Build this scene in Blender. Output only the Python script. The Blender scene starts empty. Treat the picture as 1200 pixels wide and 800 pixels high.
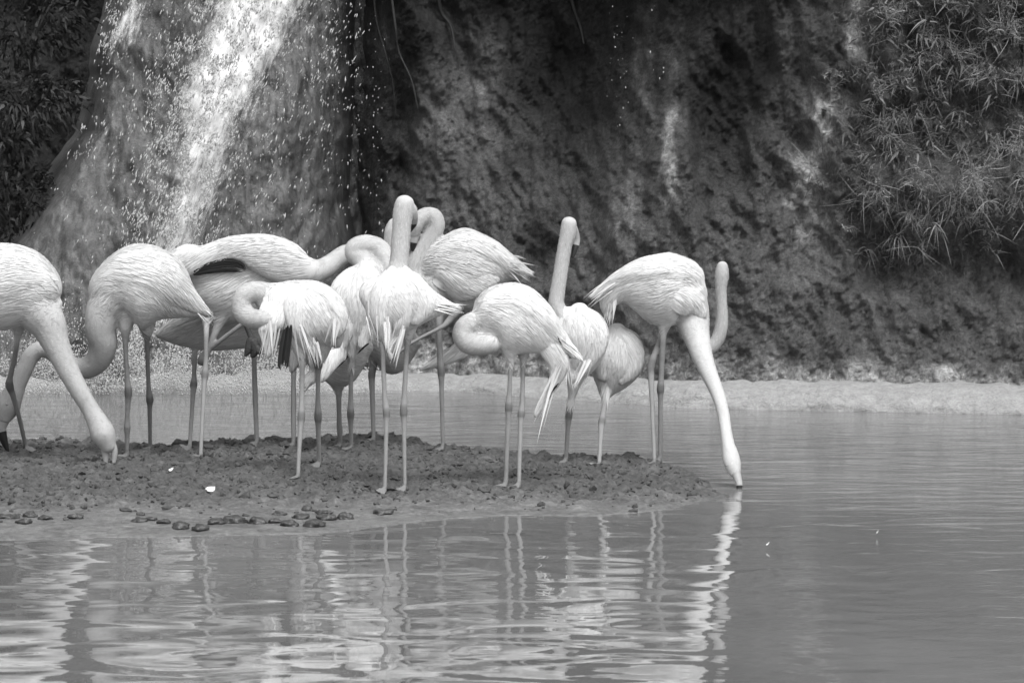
import bpy, math, random
import numpy as np
from mathutils import Vector
from mathutils.bvhtree import BVHTree

random.seed(7)
RNG = np.random.default_rng(11)
SC = bpy.context.scene
COL = SC.collection

# ------------------------------------------------------------------ camera
F = 5000.0            # focal length in pixels of a 1200 px wide frame (150 mm tele)
CAM_H = 2.0
PITCH = math.atan(325.0 / F)
cam_data = bpy.data.cameras.new('camera')
cam = bpy.data.objects.new('camera', cam_data)
COL.objects.link(cam)
cam.location = (0, 0, CAM_H)
cam.rotation_euler = (math.pi / 2 - PITCH, 0, 0)
cam_data.sensor_width = 36.0
cam_data.lens = 36.0 * F / 1200.0
cam_data.clip_start = 0.1
cam_data.clip_end = 500.0
cam_data.dof.use_dof = True
cam_data.dof.focus_distance = 20.4
cam_data.dof.aperture_fstop = 10.0
SC.camera = cam

# ------------------------------------------------------------------ world, sun, exposure (black-and-white photograph: grey light)
SUN_EL, SUN_AZ = math.radians(60), math.radians(160)   # azimuth clockwise from +Y (away from camera)
world = bpy.data.worlds.new('World')
SC.world = world
world.use_nodes = True
wn = world.node_tree
wn.nodes.clear()
w_out = wn.nodes.new('ShaderNodeOutputWorld')
w_bg = wn.nodes.new('ShaderNodeBackground')
w_bw = wn.nodes.new('ShaderNodeRGBToBW')
w_sky = wn.nodes.new('ShaderNodeTexSky')
w_sky.sky_type = 'NISHITA'
w_sky.sun_disc = False
w_sky.sun_elevation = SUN_EL
w_sky.sun_rotation = SUN_AZ
w_sky.dust_density = 3.0
w_bg.inputs['Strength'].default_value = 0.125
wn.links.new(w_sky.outputs[0], w_bw.inputs[0])
wn.links.new(w_bw.outputs[0], w_bg.inputs[0])
wn.links.new(w_bg.outputs[0], w_out.inputs[0])
sun_data = bpy.data.lights.new('sun', 'SUN')
sun_data.energy = 1.45
sun_data.angle = math.radians(28)
sun_data.color = (1, 1, 1)
sun = bpy.data.objects.new('sun', sun_data)
COL.objects.link(sun)
sun_dir = Vector((math.sin(SUN_AZ) * math.cos(SUN_EL), math.cos(SUN_AZ) * math.cos(SUN_EL), math.sin(SUN_EL)))
sun.rotation_euler = sun_dir.to_track_quat('Z', 'Y').to_euler()
sun.location = (0, 10, 12)
SC.view_settings.view_transform = 'Standard'
SC.view_settings.look = 'None'
SC.view_settings.gamma = 1.0
SC.view_settings.exposure = 0.87
SC.cycles.max_bounces = 6
SC.cycles.transparent_max_bounces = 12
SC.cycles.use_denoising = True

# ------------------------------------------------------------------ pixel <-> place
CP, SP = math.cos(PITCH), math.sin(PITCH)
def ray(px, py):
    u, v = (px - 600.0) / F, -(py - 400.0) / F
    return np.array([u, CP + v * SP, -SP + v * CP])
def P(px, py, D):
    d = ray(px, py)
    return np.array([0, 0, CAM_H]) + d * (D / d[1])
def ground_at(px, py, z):
    d = ray(px, py)
    return np.array([0, 0, CAM_H]) + d * ((z - CAM_H) / d[2])

# ------------------------------------------------------------------ noise
_perm = np.random.default_rng(3).permutation(256)
_perm = np.concatenate([_perm, _perm, _perm])
_g = np.random.default_rng(5).normal(size=(256, 3))
_g /= np.linalg.norm(_g, axis=1)[:, None]
def perlin(x, y, z):
    x, y, z = np.broadcast_arrays(np.asarray(x, float), np.asarray(y, float), np.asarray(z, float))
    xi, yi, zi = np.floor(x).astype(int), np.floor(y).astype(int), np.floor(z).astype(int)
    xf, yf, zf = x - xi, y - yi, z - zi
    u, v, w = [t * t * t * (t * (t * 6 - 15) + 10) for t in (xf, yf, zf)]
    def gr(a, b, c):
        h = _perm[_perm[_perm[(xi + a) & 255] + ((yi + b) & 255)] + ((zi + c) & 255)] & 255
        g = _g[h]
        return g[..., 0] * (xf - a) + g[..., 1] * (yf - b) + g[..., 2] * (zf - c)
    l = lambda a, b, t: a + (b - a) * t
    return l(l(l(gr(0,0,0), gr(1,0,0), u), l(gr(0,1,0), gr(1,1,0), u), v),
             l(l(gr(0,0,1), gr(1,0,1), u), l(gr(0,1,1), gr(1,1,1), u), v), w) * 1.5
def fbm(x, y, z, o=4, gain=0.5):
    s, a, f = 0.0, 1.0, 1.0
    for i in range(o):
        s = s + a * perlin(x * f + 17.3 * i, y * f - 9.1 * i, z * f + 4.7 * i)
        a *= gain; f *= 2.03
    return s
def sstep(a, b, x):
    t = np.clip((np.asarray(x, float) - a) / (b - a), 0, 1)
    return t * t * (3 - 2 * t)

# ------------------------------------------------------------------ mesh and object helpers
def mesh_from(name, verts, faces, mats=(), attrs=None, smooth=True, face_mat=None):
    me = bpy.data.meshes.new(name)
    verts = np.asarray(verts, float)
    if isinstance(faces, np.ndarray):
        n, k = faces.shape
        me.vertices.add(len(verts)); me.vertices.foreach_set('co', verts.astype(np.float32).ravel())
        me.loops.add(n * k); me.loops.foreach_set('vertex_index', faces.astype(np.int32).ravel())
        me.polygons.add(n); me.polygons.foreach_set('loop_start', np.arange(0, n * k, k, dtype=np.int32))
        me.update(calc_edges=True)
    else:
        me.from_pydata([tuple(v) for v in verts], [], faces)
    me.polygons.foreach_set('use_smooth', np.full(len(me.polygons), smooth, dtype=bool))
    for m in mats: me.materials.append(m)
    if face_mat is not None:
        me.polygons.foreach_set('material_index', np.asarray(face_mat, dtype=np.int32))
    for k, a in (attrs or {}).items():
        at = me.attributes.new(k, 'FLOAT', 'POINT')
        at.data.foreach_set('value', np.asarray(a, dtype=np.float32))
    me.update()
    return me
def link(name, me, parent=None, label=None, cat=None, group=None, kind=None):
    o = bpy.data.objects.new(name, me)
    COL.objects.link(o)
    if parent is not None: o.parent = parent
    return tag(o, label, cat, group, kind)
def tag(o, label=None, cat=None, group=None, kind=None):
    if label: o['label'] = label
    if cat: o['category'] = cat
    if group: o['group'] = group
    if kind: o['kind'] = kind
    return o
def grid_faces(nu, nv):
    i, j = np.meshgrid(np.arange(nu - 1), np.arange(nv - 1), indexing='ij')
    a = i * nv + j
    return np.stack([a, a + nv, a + nv + 1, a + 1], -1).reshape(-1, 4)

# ------------------------------------------------------------------ materials
class NT:
    def __init__(s, name):
        s.m = bpy.data.materials.new(name); s.m.use_nodes = True
        s.t = s.m.node_tree; s.n = s.t.nodes
        s.p = s.n['Principled BSDF']; s.out = s.n['Material Output']
    def new(s, kind, **kw):
        n = s.n.new(kind)
        for k, v in kw.items(): setattr(n, k, v)
        return n
    def link(s, a, b): s.t.links.new(a, b)
    def attr(s, name): n = s.new('ShaderNodeAttribute'); n.attribute_name = name; return n.outputs['Fac']
    def coord(s, scale=(1, 1, 1)):
        c = s.new('ShaderNodeTexCoord'); m = s.new('ShaderNodeMapping'); m.inputs['Scale'].default_value = scale
        s.link(c.outputs['Object'], m.inputs['Vector']); return m.outputs[0]
    def noise(s, vec, scale, detail=4, rough=0.55, dist=0.0):
        n = s.new('ShaderNodeTexNoise'); n.inputs['Scale'].default_value = scale
        n.inputs['Detail'].default_value = detail; n.inputs['Roughness'].default_value = rough
        n.inputs['Distortion'].default_value = dist
        s.link(vec, n.inputs['Vector']); return n.outputs['Fac']
    def math(s, op, a, b=None, c=None, clamp=False):
        n = s.new('ShaderNodeMath', operation=op); n.use_clamp = clamp
        for i, v in enumerate((a, b, c)):
            if v is None: continue
            if isinstance(v, (int, float)): n.inputs[i].default_value = v
            else: s.link(v, n.inputs[i])
        return n.outputs[0]
    def ramp(s, f, a, b, lo=0.0, hi=1.0):
        n = s.new('ShaderNodeMapRange'); n.inputs[1].default_value = a; n.inputs[2].default_value = b
        n.inputs[3].default_value = lo; n.inputs[4].default_value = hi; s.link(f, n.inputs[0]); return n.outputs[0]
    def grey(s, f):
        c = s.new('ShaderNodeCombineColor')
        for i in range(3): s.link(f, c.inputs[i])
        return c.outputs[0]
    def base(s, f): s.link(s.grey(f), s.p.inputs['Base Color'])
    def bump(s, h, strength=0.5, dist=0.01, prev=None):
        b = s.new('ShaderNodeBump'); b.inputs['Strength'].default_value = strength
        b.inputs['Distance'].default_value = dist; s.link(h, b.inputs['Height'])
        if prev is not None: s.link(prev, b.inputs['Normal'])
        return b.outputs[0]
    def normal(s, n): s.link(n, s.p.inputs['Normal'])
    def set(s, **kw):
        for k, v in kw.items(): s.p.inputs[k.replace('_', ' ')].default_value = v

def plain(name, v, rough=0.6, spec=0.3, var=0.25, scale=40, bump=0.3, bdist=0.003):
    t = NT(name); c = t.coord(); n = t.noise(c, scale, 5)
    t.base(t.math('MULTIPLY', t.ramp(n, 0.25, 0.75, 1 - var, 1 + var), v))
    t.set(Roughness=rough, Specular_IOR_Level=spec)
    if bump: t.normal(t.bump(n, bump, bdist))
    return t.m

# feathers and skin: 'tone' is the albedo the plumage itself has
t = NT('flamingo_skin'); c = t.coord(); tone = t.attr('tone')
n1 = t.noise(c, 260, 3); n2 = t.noise(c, 22, 4)
t.base(t.math('MULTIPLY', tone, t.math('MULTIPLY', t.ramp(n1, .3, .7, .88, 1.10), t.ramp(n2, .25, .75, .93, 1.05))))
t.set(Roughness=0.85, Specular_IOR_Level=0.12)
t.normal(t.bump(n1, 0.35, 0.004, t.bump(n2, 0.15, 0.01)))
M_SKIN = t.m
t = NT('feather'); tone = t.attr('tone'); c = t.coord()
t.base(t.math('MULTIPLY', tone, t.ramp(t.noise(c, 160, 3), .3, .7, .94, 1.05)))
t.set(Roughness=0.75, Specular_IOR_Level=0.15)
t.p.inputs['Sheen Weight'].default_value = 0.12
M_FEATHER = t.m
t = NT('black_feather'); t.base(t.attr('tone')); t.set(Roughness=0.6, Specular_IOR_Level=0.2)
M_BLACKF = t.m
M_BILL = plain('bill_horn', 0.36, 0.45, 0.4, 0.12, 60, 0.1)
M_BILLTIP = plain('bill_tip', 0.018, 0.35, 0.5, 0.2, 60, 0.1)
M_DARKFOOT = plain('dark_foot_skin', 0.05, 0.6, 0.3, 0.5, 90, 0.6, 0.006)
M_EYE = plain('eye', 0.25, 0.15, 0.6, 0.05, 30, 0)
M_STONE = plain('wet_clod', 0.055, 0.42, 0.5, 0.5, 45, 0.8, 0.01)
M_WHITEFEATHER = plain('shed_feather', 0.85, 0.7, 0.2, 0.05, 60, 0)

# cliff rock: attribute 'stain_shade' 0 dark wet streaks and painted shade .. 0.5 bare .. 1 pale lime streaks and painted haze
t = NT('cliff_rock'); c = t.coord(); st = t.attr('stain_shade')
nb = t.noise(c, 3.2, 8, .62); nm = t.noise(c, 20, 8, .72, .4); nf = t.noise(c, 60, 7, .78)
nv = t.noise(t.coord((9, 9, 1.1)), 1.1, 7, .62, .3)
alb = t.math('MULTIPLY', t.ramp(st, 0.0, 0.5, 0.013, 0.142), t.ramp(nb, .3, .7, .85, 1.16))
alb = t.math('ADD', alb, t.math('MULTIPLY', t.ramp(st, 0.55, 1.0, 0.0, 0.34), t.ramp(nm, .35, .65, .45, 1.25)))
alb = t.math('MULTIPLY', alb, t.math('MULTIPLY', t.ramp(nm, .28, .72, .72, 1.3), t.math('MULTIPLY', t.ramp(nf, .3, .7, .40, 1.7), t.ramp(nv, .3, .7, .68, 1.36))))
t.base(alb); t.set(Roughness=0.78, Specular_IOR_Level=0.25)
t.normal(t.bump(nf, 1.0, 0.03, t.bump(nm, 1.0, 0.07)))
M_ROCK = t.m
# wet mound under the fall: film of water running down it
t = NT('wet_mound_rock'); c = t.coord(); st = t.attr('stain_shade')
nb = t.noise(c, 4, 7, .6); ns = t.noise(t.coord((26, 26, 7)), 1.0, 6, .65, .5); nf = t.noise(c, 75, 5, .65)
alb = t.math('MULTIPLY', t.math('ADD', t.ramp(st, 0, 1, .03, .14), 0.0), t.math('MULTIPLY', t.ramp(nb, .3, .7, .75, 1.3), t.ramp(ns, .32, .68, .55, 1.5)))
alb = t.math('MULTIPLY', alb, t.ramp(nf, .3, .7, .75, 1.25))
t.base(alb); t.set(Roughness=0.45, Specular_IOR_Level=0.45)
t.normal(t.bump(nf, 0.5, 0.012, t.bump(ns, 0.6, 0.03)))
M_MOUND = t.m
# aerated falling water
t = NT('falling_water'); d = t.attr('cover'); uv = t.new('ShaderNodeUVMap')
mp = t.new('ShaderNodeMapping'); mp.inputs['Scale'].default_value = (44, 12, 1); t.link(uv.outputs[0], mp.inputs[0])
n = t.noise(mp.outputs[0], 1.0, 7, .68, .5)
mp2 = t.new('ShaderNodeMapping'); mp2.inputs['Scale'].default_value = (10, 2.2, 1); t.link(uv.outputs[0], mp2.inputs[0])
n2 = t.noise(mp2.outputs[0], 1.0, 4, .6, .8)
f = t.math('ADD', t.math('ADD', t.math('MULTIPLY', t.math('SUBTRACT', n, .5), 1.9), t.math('MULTIPLY', t.math('SUBTRACT', n2, .5), 1.6)), t.math('SUBTRACT', t.math('MULTIPLY', d, 2.6), 0.72))
alpha = t.math('MULTIPLY', t.math('MULTIPLY', f, 1.0, clamp=True), .92)
t.link(alpha, t.p.inputs['Alpha'])
t.set(Base_Color=(.86, .86, .86, 1), Roughness=0.35, Specular_IOR_Level=0.4)
t.p.inputs['Subsurface Weight'].default_value = 0.0
t.normal(t.bump(n, 0.5, 0.03))
M_FALL = t.m
M_DROP = plain('water_drops', 0.55, 0.6, 0.3, 0.05, 30, 0)
# pool: turbid water with ripples
t = NT('pool_water')
r1 = t.noise(t.coord((.9, 1.15, 1)), 2.4, 1.25, .45, .5)
r2 = t.noise(t.coord((.8, 1.5, 1)), 4.2, 2.5, .5, .6)
r3 = t.noise(t.coord((1.5, 3.0, 1)), 26, 3, .6, .4)
t.base(t.ramp(t.noise(t.coord((.6, .5, 1)), .8, 5, .55), .3, .7, .15, .20))
t.set(Roughness=0.012, IOR=1.42, Specular_IOR_Level=0.5)
sx = t.new('ShaderNodeSeparateXYZ'); tc = t.new('ShaderNodeTexCoord'); t.link(tc.outputs['Object'], sx.inputs[0])
chop = t.ramp(sx.outputs[1], 18.0, 22.0, .09, 1.0)          # choppier towards the fall
chopx = t.ramp(sx.outputs[0], .9, 1.9, 0.0, .6)
ch = t.math('ADD', chop, chopx, clamp=True)
hh = t.math('ADD', t.math('MULTIPLY', r1, .0105), t.math('MULTIPLY', ch, t.math('ADD', t.math('MULTIPLY', r2, .010), t.math('MULTIPLY', r3, t.math('MULTIPLY', ch, .0016)))))
t.normal(t.bump(hh, 1.0, 1.0))
M_WATER = t.m
# mud: 'wet' 1 near the waterline, drives roughness and the painted sheen
t = NT('mud'); c = t.coord(); wet = t.attr('wet')
nb = t.noise(c, 5, 7, .6); nf = t.noise(c, 55, 6, .7); nm = t.noise(c, 20, 5, .6)
alb = t.math('MULTIPLY', t.ramp(wet, 0, 1, .082, .16), t.math('MULTIPLY', t.ramp(nb, .3, .7, .75, 1.25), t.math('MULTIPLY', t.ramp(nf, .3, .7, .6, 1.45), t.ramp(nm, .3, .7, .75, 1.3))))  # wet sheen painted in as a lighter colour near the water
t.base(alb); t.link(t.ramp(wet, 0, 1, .85, .38), t.p.inputs['Roughness'])
t.set(Specular_IOR_Level=0.4)
bs = t.bump(nf, 0.8, 0.012, t.bump(nm, .6, .02))
t.normal(bs)
M_MUD = t.m
M_CRUMB = plain('mud_crumb', 0.075, 0.8, 0.3, 0.5, 60, 0.6, 0.006)
t = NT('pale_sediment'); c = t.coord()
nm = t.noise(t.coord((1, 1, 1.4)), 16, 7, .7, .5); nf = t.noise(c, 70, 4, .7)
t.base(t.math('MULTIPLY', t.ramp(nm, .28, .72, .25, .42), t.ramp(nf, .3, .7, .8, 1.2)))
t.set(Roughness=0.7, Specular_IOR_Level=0.3); t.normal(t.bump(nf, .6, .012, t.bump(nm, .7, .03)))
M_SEDIMENT = t.m
def leafmat(name, v, var=.5):
    t = NT(name); tone = t.attr('tone')
    t.base(t.math('MULTIPLY', tone, v)); t.set(Roughness=0.6, Specular_IOR_Level=0.3)
    return t.m
M_GRASS = leafmat('grass_blade', 0.18)
M_LEAF = leafmat('shrub_leaf', 0.022)
M_DRYLEAF = leafmat('dry_blade', 0.30)
M_BARK = plain('bark', 0.05, .8, .2, .4, 40, .5)
M_ROOT = plain('root', 0.022, .7, .3, .4, 40, .5)

# ------------------------------------------------------------------ setting: pool
def shore_D(px):
    return np.interp(px, [-900, 0, 250, 525, 624, 800, 1200, 2200], [27.2, 26.5, 26.4, 26.1, 25.6, 24.8, 24.3, 22.5])
def shore_x(x):   # distance of the far shore by world x
    px = 600 + np.asarray(x) * F / 25.5
    return shore_D(px)
v = [(-60, -40, 0), (60, -40, 0), (60, 60, 0), (-60, 60, 0)]
link('pool_water', mesh_from('pool_water', v, [(0, 1, 2, 3)], [M_WATER]), kind='structure')

# ------------------------------------------------------------------ setting: cliff
def px_of(x): return 600 + np.asarray(x) * F / 25.6
def py_of(z): return 75 + (2.0 - np.asarray(z)) * F / 25.6
def blob(px, py, cx, cy, rx, ry, ang=0):
    c, s = math.cos(math.radians(ang)), math.sin(math.radians(ang))
    dx, dy = px - cx, py - cy
    return np.exp(-(((dx * c + dy * s) / rx) ** 2 + ((-dx * s + dy * c) / ry) ** 2))
def cliff_y(x, z, fine=True):
    x = np.asarray(x, float); z = np.asarray(z, float)
    px, py = px_of(x), py_of(z)
    y = shore_x(x) + 0.28 + 0.20 * z
    y = y - 0.22 * sstep(2.55, 2.9, z)                                       # slight brow above the frame
    y = y + 0.75 * blob(px, py, 690, 20, 130, 190) * sstep(0.4, 1.8, z)      # hollow below the brow
    y = y + 0.35 * blob(px, py, 455, 190, 22, 190)                           # cleft right of the fall
    y = y + 0.30 * blob(px, py, 855, 120, 40, 120, 10)
    y = y - 0.16 * blob(px, py, 540, 160, 45, 150) - 0.2 * blob(px, py, 780, 230, 40, 160, -8)
    veg = sstep(940, 1060, px)
    y = y - 0.26 * veg * np.exp(-((z - 1.22) / 0.26) ** 2) - 0.14 * veg * sstep(1.5, 2.0, z)
    y = y + 0.07 * veg * np.exp(-((z - 0.78) / 0.16) ** 2)
    y = y + 1.6 * sstep(-2.35, -2.75, x)                                     # dark bay left of the mound
    y = y + 1.1 * sstep(-.72, -1.05, x)                                      # set back behind the mound
    y = y - 0.02 * np.exp(-(z / 0.35) ** 2)
    low = .25 + .75 * sstep(.05, .9, z)
    y = y + low * (0.20 * fbm(x * 1.6, z * 0.55, 3.1, 3) + 0.10 * fbm(x * 5.0 + .3 * z, z * .9, 7.7, 4))
    y = y + low * (0.15 * np.abs(fbm(x * 2.6 + z * 1.3, z * 1.1 - x * .4, 51., 3)) + .07 * np.abs(fbm(x * 6 + z * 2.5, z * 3.2, 57., 3)))
    if fine:
        r = fbm(x * 9, z * 5, 1.3, 4, .55)
        y = y + 0.036 * r - 0.026 * np.abs(fbm(x * 13, z * 11, 9.2, 4, .6)) + 0.015 * perlin(x * 34, z * 28, 2.2) + 0.012 * perlin(x * 55, z * 52, 8.)
    return y
xs = np.concatenate([np.linspace(-11, -3.45, 50)[:-1], np.arange(-3.45, 3.45, 0.0135), np.linspace(3.46, 11, 50)])
zs = np.concatenate([np.arange(-0.12, 2.62, 0.0135), np.linspace(2.64, 3.3, 24)])
X, Z = np.meshgrid(xs, zs, indexing='ij')
Y = cliff_y(X, Z)
px, py = px_of(X), py_of(Z)
wx = px + 34 * fbm(X * 2.2, Z * 2.2, 5.0, 4); wy = py + 34 * fbm(X * 2.2, Z * 2.2, 15.0, 4)
wx2 = px + 12 * fbm(X * 6, Z * 6, 25.0, 4)
stain_shade = 0.50 + 0.10 * fbm(X * 1.5, Z * 1.1, 40., 4)
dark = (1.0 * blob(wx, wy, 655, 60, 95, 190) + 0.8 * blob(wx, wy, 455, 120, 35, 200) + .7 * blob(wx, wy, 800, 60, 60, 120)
        + .75 * blob(wx, wy, 870, 60, 40, 130) + .5 * blob(wx, wy, 1060, 120, 130, 150) + .5 * blob(wx, wy, 850, 140, 60, 80) + 1.0 * sstep(-2.25, -2.6, X)  # last term paints the shade of the left bay into the colour
        + .55 * sstep(150, -30, wy) + .4 * blob(wx, wy, 430, 205, 60, 60))  # darker towards the top: overhang shade painted into the colour
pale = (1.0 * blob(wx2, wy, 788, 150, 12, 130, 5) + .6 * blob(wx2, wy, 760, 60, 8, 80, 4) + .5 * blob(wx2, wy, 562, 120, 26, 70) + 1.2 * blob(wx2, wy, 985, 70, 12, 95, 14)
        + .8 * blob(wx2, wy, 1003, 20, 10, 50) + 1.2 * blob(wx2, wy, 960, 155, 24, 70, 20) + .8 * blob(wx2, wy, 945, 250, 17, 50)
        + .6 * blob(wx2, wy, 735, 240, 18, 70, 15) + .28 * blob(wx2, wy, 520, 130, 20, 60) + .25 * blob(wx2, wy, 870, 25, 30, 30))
pale = pale + 1.5 * sstep(.34, .10, Z + .05 * fbm(X * 3, Z * 3, 70., 4)) * sstep(150, 420, px)  # spray haze painted as a pale fade at the cliff foot
stain_shade = np.clip(stain_shade - 0.44 * np.clip(dark, 0, 1) + 0.62 * pale * np.clip(0.7 + 1.0 * fbm(X * 8, Z * 4, 60., 4), 0, 1.3), 0, 1)
cliff = link('cliff', mesh_from('cliff', np.stack([X, Y, Z], -1).reshape(-1, 3), grid_faces(len(xs), len(zs)), [M_ROCK], {'stain_shade': stain_shade.ravel()}), kind='structure')
# plateau behind the brow
px_s = np.linspace(-11, 11, 90); py_s = cliff_y(px_s, np.full(90, 3.3), False)
pv = np.concatenate([np.stack([px_s, py_s - .1, np.full(90, 3.28)], -1), np.stack([px_s * 5, np.full(90, 75.0), np.full(90, 4.2)], -1)])
link('plateau_ground', mesh_from('plateau', pv, np.stack([np.arange(89), np.arange(1, 90), np.arange(91, 180), np.arange(90, 179)], -1), [plain('plateau_soil', .10)]), kind='structure')

# pale sediment rim at the foot of the cliff
xs2 = np.arange(-3.6, 4.0, 0.02); u = np.linspace(0, 1, 26)
X2, U = np.meshgrid(xs2, u, indexing='ij')
hgt = np.interp(px_of(X2), [-200, 300, 520, 620, 820, 1250], [.10, .10, .085, .11, .15, .16]) * (1 + .10 * fbm(X2 * 1.3, 0 * X2, 88., 2) + .06 * fbm(X2 * 9, 0 * X2, 84., 3))
Zr = -0.03 + (hgt + 0.03) * np.sin(U * math.pi / 2) ** .8 + .006 * fbm(X2 * 9, U * 4, 3., 4)
Yr = shore_x(X2) - 0.03 + 0.42 * U ** 1.6 + .03 * fbm(X2 * 3, U * 2, 8., 4) + 0.008 * fbm(X2 * 14, U * 6, 18., 3)
link('sediment_shore', mesh_from('sediment_shore', np.stack([X2, Yr, Zr], -1).reshape(-1, 3), grid_faces(len(xs2), len(u))[:, ::-1], [M_SEDIMENT]), kind='structure')

# ------------------------------------------------------------------ setting: the mound the water runs over
MOUND_D = 26.0
def mx(px, D=25.6): return (px - 600) * D / F
_ml_py = [-120, 0, 60, 130, 160, 200, 240, 280, 330, 470]
_ml_px = [145, 122, 108, 97, 88, 62, 38, 14, -22, -120]
def mound_point(s, z):        # s 0 left edge .. 1 right edge
    py = py_of(z)
    xl = np.interp(py, _ml_py, _ml_px) + 7 * fbm(z * 3.0, 0 * z, 71., 3)
    xr = np.interp(py, [-120, 0, 250, 470], [455, 452, 455, 520])
    xp = xl + (xr - xl) * s
    x = mx(xp)
    prof = np.clip(1 - np.abs(2 * np.clip(s, 0, 1) - 0.78) ** 2.6, 0, 1) ** .6
    y = cliff_y(x * 0 - 0.75, z, False) * 0 + 27.65 - prof * (0.75 + 0.18 * np.clip(2.4 - z, 0, 3)) + 0.12 * z
    y = y - 0.4 * sstep(.0, .35, s) * 0
    y = y + .09 * fbm(x * 2.2, z * 1.1, 33., 4) + .04 * fbm(x * 8, z * 4, 12., 4) + .012 * fbm(x * 26, z * 12, 2., 3)
    return mx(xp, y), y
S, Z3 = np.meshgrid(np.linspace(-0.0, 1, 260), np.arange(-0.1, 3.1, 0.014), indexing='ij')
Xm, Ym = mound_point(S, Z3)
Yo = Ym; Ym = Ym + 0.9 * np.clip(1 - S / .09, 0, 1) ** 2; Xm = Xm * Ym / Yo
pxm, pym = px_of(Xm), py_of(Z3)
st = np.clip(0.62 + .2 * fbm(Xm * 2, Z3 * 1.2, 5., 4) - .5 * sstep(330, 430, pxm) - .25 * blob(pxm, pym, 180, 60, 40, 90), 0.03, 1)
link('waterfall_mound', mesh_from('mound', np.stack([Xm, Ym, Z3], -1).reshape(-1, 3), grid_faces(*S.shape), [M_MOUND], {'stain_shade': st.ravel()}), kind='structure')

# the sheet of white water
def fall_density(px, py):
    cx = np.interp(py, [-60, 0, 60, 110, 200, 280, 430], [300, 288, 265, 240, 218, 192, 165])
    wd = np.interp(py, [-60, 0, 60, 110, 200, 280, 430], [44, 50, 46, 46, 40, 38, 55])
    amp = np.interp(py, [-60, 0, 90, 130, 200, 290, 430], [1.0, 1.0, .80, .62, .52, .50, .28])
    d = amp * np.exp(-np.abs((px - cx) / wd) ** 2.2)
    d = d + .42 * blob(px, py, 130, 20, 20, 60, 20) + .25 * blob(px, py, 90, 160, 14, 20)
    return d
def build_sheet(name, off, k, seed):
    S, Zf = np.meshgrid(np.linspace(0.02, .86, 150), np.arange(0.0, 3.1, 0.02), indexing='ij')
    X, Y = mound_point(S, Zf)
    Y = Y - off - .03 * fbm(X * 5, Zf * 2, seed, 3)
    px, py = px_of(X), py_of(Zf)
    dens = fall_density(px + 14 * fbm(X * 4, Zf * 2, seed + 3, 3), py) * k
    me = mesh_from(name, np.stack([X, Y, Zf], -1).reshape(-1, 3), grid_faces(*S.shape), [M_FALL], {'cover': dens.ravel()})
    uvl = me.uv_layers.new(name='UVMap')
    li = np.zeros(len(me.loops), dtype=np.int32); me.loops.foreach_get('vertex_index', li)
    slant = X + 0.33 * Zf * -1.0
    uvv = np.stack([slant.ravel() + seed, Zf.ravel()], -1)[li]
    uvl.data.foreach_set('uv', uvv.astype(np.float32).ravel())
    return me
fall = tag(bpy.data.objects.new('waterfall', None), kind='structure')
COL.objects.link(fall)
fall.location = (0, 0, 0)
link('water_veil', build_sheet('water_veil', .05, 1.0, 2.0), fall)
link('water_veil', build_sheet('water_veil', .16, .80, 9.0), fall)

# flying drops
_oct_v = np.array([[1,0,0],[-1,0,0],[0,1,0],[0,-1,0],[0,0,1],[0,0,-1]], float)
_oct_f = np.array([[0,2,4],[2,1,4],[1,3,4],[3,0,4],[2,0,5],[1,2,5],[3,1,5],[0,3,5]])
def drops_mesh(name, pts, size, stretch, slant):
    n = len(pts)
    w = size[:, None]
    vv = _oct_v[None] * np.stack([size, size, size * stretch], -1)[:, None, :]
    vv[:, :, 0] += vv[:, :, 2] * slant[:, None]
    vv = vv * (1 + .25 * RNG.normal(size=(n, 6, 1)))
    V = (pts[:, None, :] + vv).reshape(-1, 3)
    Fc = (_oct_f[None] + (np.arange(n) * 6)[:, None, None]).reshape(-1, 3)
    return mesh_from(name, V, Fc, [M_DROP])
def scatter_drops(n, fn, lo=(0, -40), hi=(520, 455)):
    out = []
    while sum(map(len, out)) < n:
        a = RNG.uniform(lo, hi, size=(20000, 2))
        out.append(a[RNG.uniform(size=len(a)) < fn(a[:, 0], a[:, 1])])
    return np.concatenate(out)[:n]
def drop_density(px, py):
    clump = np.clip(.5 + 1.5 * perlin(px / 14., py / 22., 3.) + 1.0 * perlin(px / 5., py / 9., 8.), 0, 1.6)
    edge = np.interp(py, _ml_py, _ml_px)
    d = .8 * fall_density(px, py) * np.interp(py, [0, 100, 200, 300], [.5, .8, 1., .9]) * (px > edge + 4)
    d = d + .025 * np.exp(-((px - 200) / 85.) ** 2) * (px > edge + 4)
    d = d + .05 * blob(px, py, 378, 70, 30, 90) + .02 * blob(px, py, 412, 100, 24, 130) + .03 * blob(px, py, 320, 180, 50, 80)
    return np.clip(d * clump, 0, 1)
a = scatter_drops(13000, drop_density)
off = RNG.uniform(.05, .38, size=len(a))
D0 = np.full(len(a), 25.7)
pts = np.array([P(x, y, 26.3 - o) for (x, y), o in zip(a, off)])
size = np.minimum(RNG.lognormal(math.log(.0023), .42, size=len(a)), .0042)
link('flying_water_drops', drops_mesh('drops', pts, size, RNG.uniform(1.5, 6.5, len(a)), RNG.normal(.32, .22, len(a))), fall, kind='stuff')
# thin drips along the cleft and the hollow
a = scatter_drops(70, lambda px, py: np.clip((.5 * blob(px, py, 441, 120, 7, 130) + .35 * blob(px, py, 722, 60, 12, 80) + .25 * blob(px, py, 770, 40, 5, 60)), 0, 1), (400, -20), (800, 300))
pts = np.array([P(x, y, 25.45) for x, y in a])
link('cliff_drip_drops', drops_mesh('drips', pts, RNG.lognormal(math.log(.0024), .35, len(a)), RNG.uniform(1, 3, len(a)), np.zeros(len(a))), fall, kind='stuff')

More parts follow.
